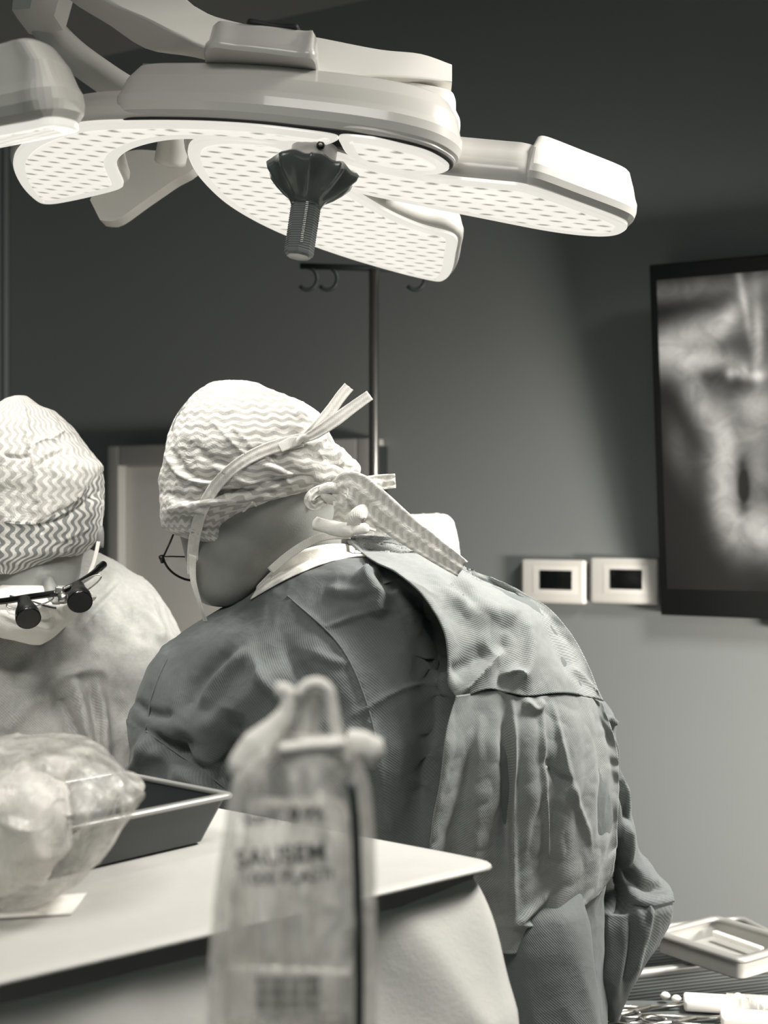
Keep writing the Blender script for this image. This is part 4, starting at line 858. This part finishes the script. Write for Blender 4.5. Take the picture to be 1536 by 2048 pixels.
# loupes
LQ = 2.13
lo = thing('loupes', tuple(P(110, 1190, LQ)), 'black magnifying loupes worn by the person at the left edge', 'loupes')
MB().tube(cat([P(-60, 1205, LQ+.03), P(0, 1203, LQ+.01), P(60, 1194, LQ), P(116, 1186, LQ)], 30), [.0052]*30, 12, flat=1).out('frame', M['blackg'], lo)
MB().tube(cat([P(124, 1182, LQ), P(150, 1170, LQ+.01), P(180, 1152, LQ+.04), P(207, 1129, LQ+.09)], 30), [.0050]*24+[.0062]*6, 12).out('frame', M['blackg'], lo)
mb = MB(); mb.box(P(119, 1180, LQ-.006), .012, .008, .010, .002); mb.out('bridge', M['steel'], lo); MB().tube([P(126, 1190, LQ-.008), P(127, 1203, LQ-.014)], [.0085, .0080], 14).out('hinge_bolt', M['steel'], lo)
MB().tube([P(100, 1190, LQ-.004), P(140, 1186, LQ-.004)], .0018, 8).out('hinge_rod', M['dsteel'], lo)
for a, b in (((48, 1200), (57, 1238)), ((156, 1172), (160, 1205))):
    A, B = P(*a, LQ-.005), P(*b, LQ-.045)
    t = cat([A, (A+B)/2, B], 9)
    tel = MB().tube(t, [.0095, .0105, .0112, .013, .0152, .0172, .0182, .0184, .0172], 24).out('telescope', M['black'], lo, sharp=50)
    MB().tube([t[-1]-(t[-1]-t[-2])*.8, t[-1]-(t[-1]-t[-2])*.1], .0187, 24).out('ring', M['blackg'], tel)
for cx_, cy_, w_, h_, ro in ((60, 1203, 48, 11, -.18), (168, 1172, 40, 10, -.55)):
    g = []
    for r_ in (0.02, .6, 1.0):
        g.append([P(cx_+(math.cos(t)*w_*math.cos(ro)-math.sin(t)*h_*math.sin(ro))*r_, cy_+(math.cos(t)*w_*math.sin(ro)+math.sin(t)*h_*math.cos(ro))*r_, LQ+.004-.012*(1-r_)) for t in np.linspace(0, 2*math.pi, 30, endpoint=False)])
    le = MB().grid(np.array(g), True).out('lens', M['clens'], lo)
    MB().tube(g[-1]+[g[-1][0]], .0012, 8).out('lens_edge', M['steel'], le)
mb = MB()
for sx in (-.70, -.50): mb.tube([(sx, 2.5, .8), (sx, 2.5, .5), (sx, 2.52, .12)], [.115, .09, .085], 24)
mb.out('trousers', M['trouser'], ls)
for sx in (-.70, -.50): MB().tube([(sx, 2.56, .05), (sx, 2.50, .052), (sx, 2.40, .045), (sx, 2.30, .035)], [.035, .048, .045, .03], 20).out('clog', M['paper'], ls)

# unseen draped table added between the surgeons to bounce lamp light onto the mask
ot = thing('bounce_table', (-.62, 2.11, 0), 'white draped operating table hidden between the wrapped bundle and the left surgeon', 'operating table')
MB().box((-.64, 2.11, .97), .50, .24, .10, .03).out('draped_top', M['paper'], ot)
MB().box((-.64, 2.11, .50), .18, .16, .84, .02).out('column', M['steel'], ot)
MB().box((-.64, 2.11, .04), .44, .22, .08, .02).out('base', M['steel'], ot)
# ---- third person, only the bowed cap shows behind the centre surgeon's shoulder
TD = 2.62; tp0 = P(840, 1100, TD)
tp = thing('person', (tp0[0], TD+.1, 0), 'person mostly hidden behind the gowned back, only a bright cap top showing over the shoulder', 'person')
caps = [(P(835, 1130, TD), .08, P(835, 1180, TD), .085), (P(835, 1230, TD-.04), .06, P(830, 1260, TD-.04), .045), (P(840, 1200, TD+.06), .06, P(840, 1320, TD+.14), .065), (P(840, 1400, TD+.15), .12, P(840, 1750, TD+.15), .13), (P(700, 1370, TD+.14), .06, P(980, 1370, TD+.14), .06), (P(800, 1780, TD+.15), .12, P(880, 1780, TD+.15), .12)]
caps += limbs(P(690, 1400, TD+.14), P(670, 1620, TD+.1), np.array([-.12, 2.68, .98]), (-.3, -.4, -.3)); caps += limbs(P(990, 1400, TD+.14), P(1000, 1620, TD+.1), np.array([.16, 2.74, .98]), (-.6, -.3, -.3))
for sx in (-.02, .17): caps += [((sx, TD+.15, .9), .095, (sx, TD+.15, .5), .06), ((sx, TD+.15, .5), .06, (sx, TD+.17, .09), .038), ((sx, TD+.15, .05), .04, (sx, TD+.02, .04), .035)]
fused('body', caps, M['skin'], tp, .012)
rows = [(1030, 770, 876, TD, .03), (1036, 752, 895, TD, .05), (1048, 740, 904, TD, .07), (1080, 730, 914, TD, .09), (1120, 726, 920, TD, .10), (1170, 728, 922, TD, .10), (1210, 745, 915, TD, .09), (1230, 780, 880, TD, .07)]
v, f, uv = loft(rows, 160, 120, 2.2); v = crumple(v, f, .008, 16, True, 4.0); v = crumple(v, f, .003, 40, True, 9.0)
v = crease(v, f, [([(850, 1050), (885, 1040), (905, 1060)], .010, 9), ([(860, 1060), (880, 1100), (890, 1130)], -.008, 7), ([(750, 1050), (800, 1060), (850, 1050)], .01, 9)]); mk('cap', v, f, M['cap_b'], tp, uv=uv)
rows = [(1262, 770, 900, TD+.13, .05), (1290, 700, 960, TD+.13, .09), (1350, 640, 1030, TD+.14, .12), (1450, 610, 1060, TD+.14, .14), (1700, 600, 1070, TD+.15, .15), (2050, 610, 1060, TD+.15, .15), (2400, 600, 1070, TD+.15, .16)]
v, f, uv = loft(rows, 120, 120, 2.3); v = crumple(v, f, .008, 9, True, 4.0); mk('gown', v, f, M['gown_lit'], tp, uv=uv)
for sx in (-.02, .17): MB().tube([(sx, TD+.22, .05), (sx, TD+.15, .052), (sx, TD+.04, .045), (sx, TD-.04, .035)], [.035, .048, .045, .03], 20).out('clog', M['paper'], tp)

# ------------------------------------------------------------------ back table at the right with baskets and instruments
ZB = .50
bt0 = thing('back_table', (.93, 2.44, 0), 'low steel table at bottom right under the instrument baskets', 'table')
MB().box((.93, 2.44, ZB-.02), 1.02, .62, .03, .004).out('tabletop', M['dsteel'], bt0, sharp=40)
for sx, sy in ((.46, 2.18), (1.40, 2.18), (.46, 2.70), (1.40, 2.70)): MB().tube([(sx, sy, 0), (sx, sy, ZB-.035)], .016, 12).out('leg', M['steel'], bt0)
def meshmat():
    x = N('perforated_steel', .4, .7); uv = x.coord('Object'); sp = x.n('ShaderNodeSeparateXYZ'); x.l(uv, sp.inputs[0])
    a = x.math('SINE', x.math('MULTIPLY', sp.outputs[2], 2*math.pi/.006)); f_ = x.ramp(x.math('ADD', x.math('MULTIPLY', a, .5), .5), [(.35, 0.0), (.6, 1.0)])
    x.color(x.mix(f_, G(.035), G(.14))); return x.m
M['perf'] = meshmat()
def basket(name, corner, u, v_, lu, lv, z0, hgt, rim, mat, label, th=.004, inside=None, wall=True):
    u = np.array(u, float)/np.linalg.norm(u); v_ = np.array(v_, float)/np.linalg.norm(v_); c = np.array(corner)
    def rr(i, z): a = c+(u+v_)*i; return roundring([np.array([*a, z]), np.array([*(a+u*(lu-2*i)), z]), np.array([*(a+u*(lu-2*i)+v_*(lv-2*i)), z]), np.array([*(a+v_*(lv-2*i)), z])], .02)
    cc = c+u*lu/2+v_*lv/2; t = thing(name, (cc[0], cc[1], z0), label, name.split('_')[-1])
    MB().grid(np.array([rr(.006, z0), rr(0, z0+.004), rr(0, z0+hgt), rr(th, z0+hgt), rr(th+.002, z0+.006), rr(.03, z0+.005)]), True, True).out('basket_body', mat, t, sharp=40)
    MB().grid(np.array([rr(.001, z0+hgt-.006), rr(-.006, z0+hgt-.004), rr(-.007, z0+hgt+.002), rr(-.004, z0+hgt+.006), rr(th+.004, z0+hgt+.006), rr(th+.005, z0+hgt), rr(.001, z0+hgt-.006)]), True).out('rim', rim, t)
    return t
# dark basket: near rim from (1265,1940) to (1470,1915) on screen
zr = ZB+.11
def ground(px, py, z): Y = (H-z)*F/(py-1024); return P(px, py, Y)[:2]
A = ground(1215, 1948, zr); B = ground(1470, 1919, zr); dAB = (B-A)/np.linalg.norm(B-A); A = A-dAB*.03
basket('instrument_basket', A, dAB, np.array([-dAB[1], dAB[0]]), .46, .24, ZB, .105, M['trayrim'], M['perf'], 'dark perforated instrument basket in the middle of the low table')
zr2 = ZB+.155; Lc = ground(1312, 1866, zr2); Nc = ground(1472, 1918, zr2); u2 = (Nc-Lc)/np.linalg.norm(Nc-Lc)
basket('storage_tray', Lc, u2, np.array([-u2[1], u2[0]]), np.linalg.norm(Nc-Lc)+.01, .17, ZB+.117, .036, M['trayrim'], M['cabf'], 'pale shallow tray stacked on top of the dark perforated basket')
tin = ground(1400, 1880, zr2-.07)
mb = MB(); a = np.array([*ground(1428, 1866, ZB+.14), ZB+.14]); b = np.array([*ground(1525, 1900, ZB+.14), ZB+.14]); dd = (b-a)/np.linalg.norm(b-a); R = np.array([dd, np.cross([0, 0, 1], dd), [0, 0, 1]])
mb.box((a+b)/2, np.linalg.norm(b-a), .012, .010, .003, R); mb.out('plastic_strip', M['paper'], None, label='long white strip lying in the pale tray at bottom right', cat='strip')
ZC = .60
fc = MB()
for k in range(4): fc.box((.74, 2.335, ZB+.012+k*.0245), .66+.008*(k % 2), .235-.006*(k % 2), .0235, .009)
fcr = fc.v; mk('folded_cloth', fc.v, fc.f, M['gown'], None, label='folded dark cloth pile under the scissors and clamps at bottom right', cat='cloth')
for i, (qx, qy, sx, sz, lbl) in enumerate([(1418, 2006, .085, .012, 'white gauze pad lying near the dark basket, the left of the two'), (1515, 2040, .12, .012, 'white gauze pad at the bottom right corner of the low table')]):
    c = np.array([*ground(qx, qy, ZC+.012), ZC+.012]); mb = MB(); mb.box(c, sx, .045, .020, .006, [[.98, -.17, 0], [.17, .98, 0], [0, 0, 1]]); o = mb.out('gauze_pad', M['paper'], None, label=lbl, cat='gauze pad', group='gauze pads on the low table')
cy = np.array([*ground(1512, 2003, ZC+.016), ZC+.016])
sy = thing('syringe', tuple(cy-np.array([0, 0, .02])), 'pale clear syringe lying beyond the gauze pads at bottom right', 'syringe')
MB().tube([cy-np.array([.05, 0, 0]), cy+np.array([.07, -.02, 0])], .014, 20).out('barrel', M['film2'], sy); MB().tube([cy-np.array([.09, -.007, 0]), cy-np.array([.05, 0, 0])], .006, 12).out('plunger', M['paper'], sy)
# scissors and clamps on the table in front
def scissors(px, py, rot, label, sc=1.0, name='scissors'):
    c = np.array([*ground(px, py, ZC+.005), ZC+.005]); t = thing(name, (c[0], c[1], ZC), label, name, 'instruments on the low table')
    cr, sr = math.cos(rot), math.sin(rot); W = lambda x_, y_, z_=0: c+np.array([(x_*cr-y_*sr)*sc, (x_*sr+y_*cr)*sc, z_])
    for s_ in (-1, 1):
        h = MB().tube([W(.0, 0, 0), W(-.05, s_*.014), W(-.075, s_*.02)], [.004, .0035, .003], 8).out('shank', M['steel'], t)
        MB().tube([W(-.09+.017*math.cos(q_), s_*.024+.014*math.sin(q_)) for q_ in np.linspace(0, 2*math.pi, 20)], .0028, 8).out('finger_ring', M['steel'], h)
        MB().tube([W(0, 0, .001*s_), W(.03, -s_*.004, .001*s_), W(.065, -s_*.010, .001*s_)], [.005, .0045, .001], 8, flat=.4, up=(0, 0, 1)).out('blade', M['steel'], h)
scissors(1300, 2014, .25, 'open scissors nearest the gown at the bottom of the frame', 1.2); scissors(1325, 2058, 2.9, 'steel clamp lying crosswise in front of the left gauze pad', 1.2, 'clamp'); scissors(1435, 2056, -.1, 'steel clamp lying beside the bottom right corner gauze', 1.1, 'clamp'); scissors(1392, 2036, .1, 'steel clamp touching the left gauze pad', 1.2, 'clamp')
for qx, qy, lbl in ((1330, 1994, 'small white swab ball on the dark cloth, the left one of a pair'), (1352, 2000, 'small white swab ball on the dark cloth, the right one of a pair'), (1475, 1996, 'small white swab ball beside the syringe')):
    c = np.array([*ground(qx, qy, ZC+.008), ZC+.010]); MB().tube([c-np.array([.008, 0, 0]), c-np.array([.004, 0, 0]), c, c+np.array([.005, 0, 0]), c+np.array([.009, 0, 0])], [.002, .006, .007, .006, .002], 12).out('swab_ball', M['paper'], None, label=lbl, cat='swab', group='swab balls')
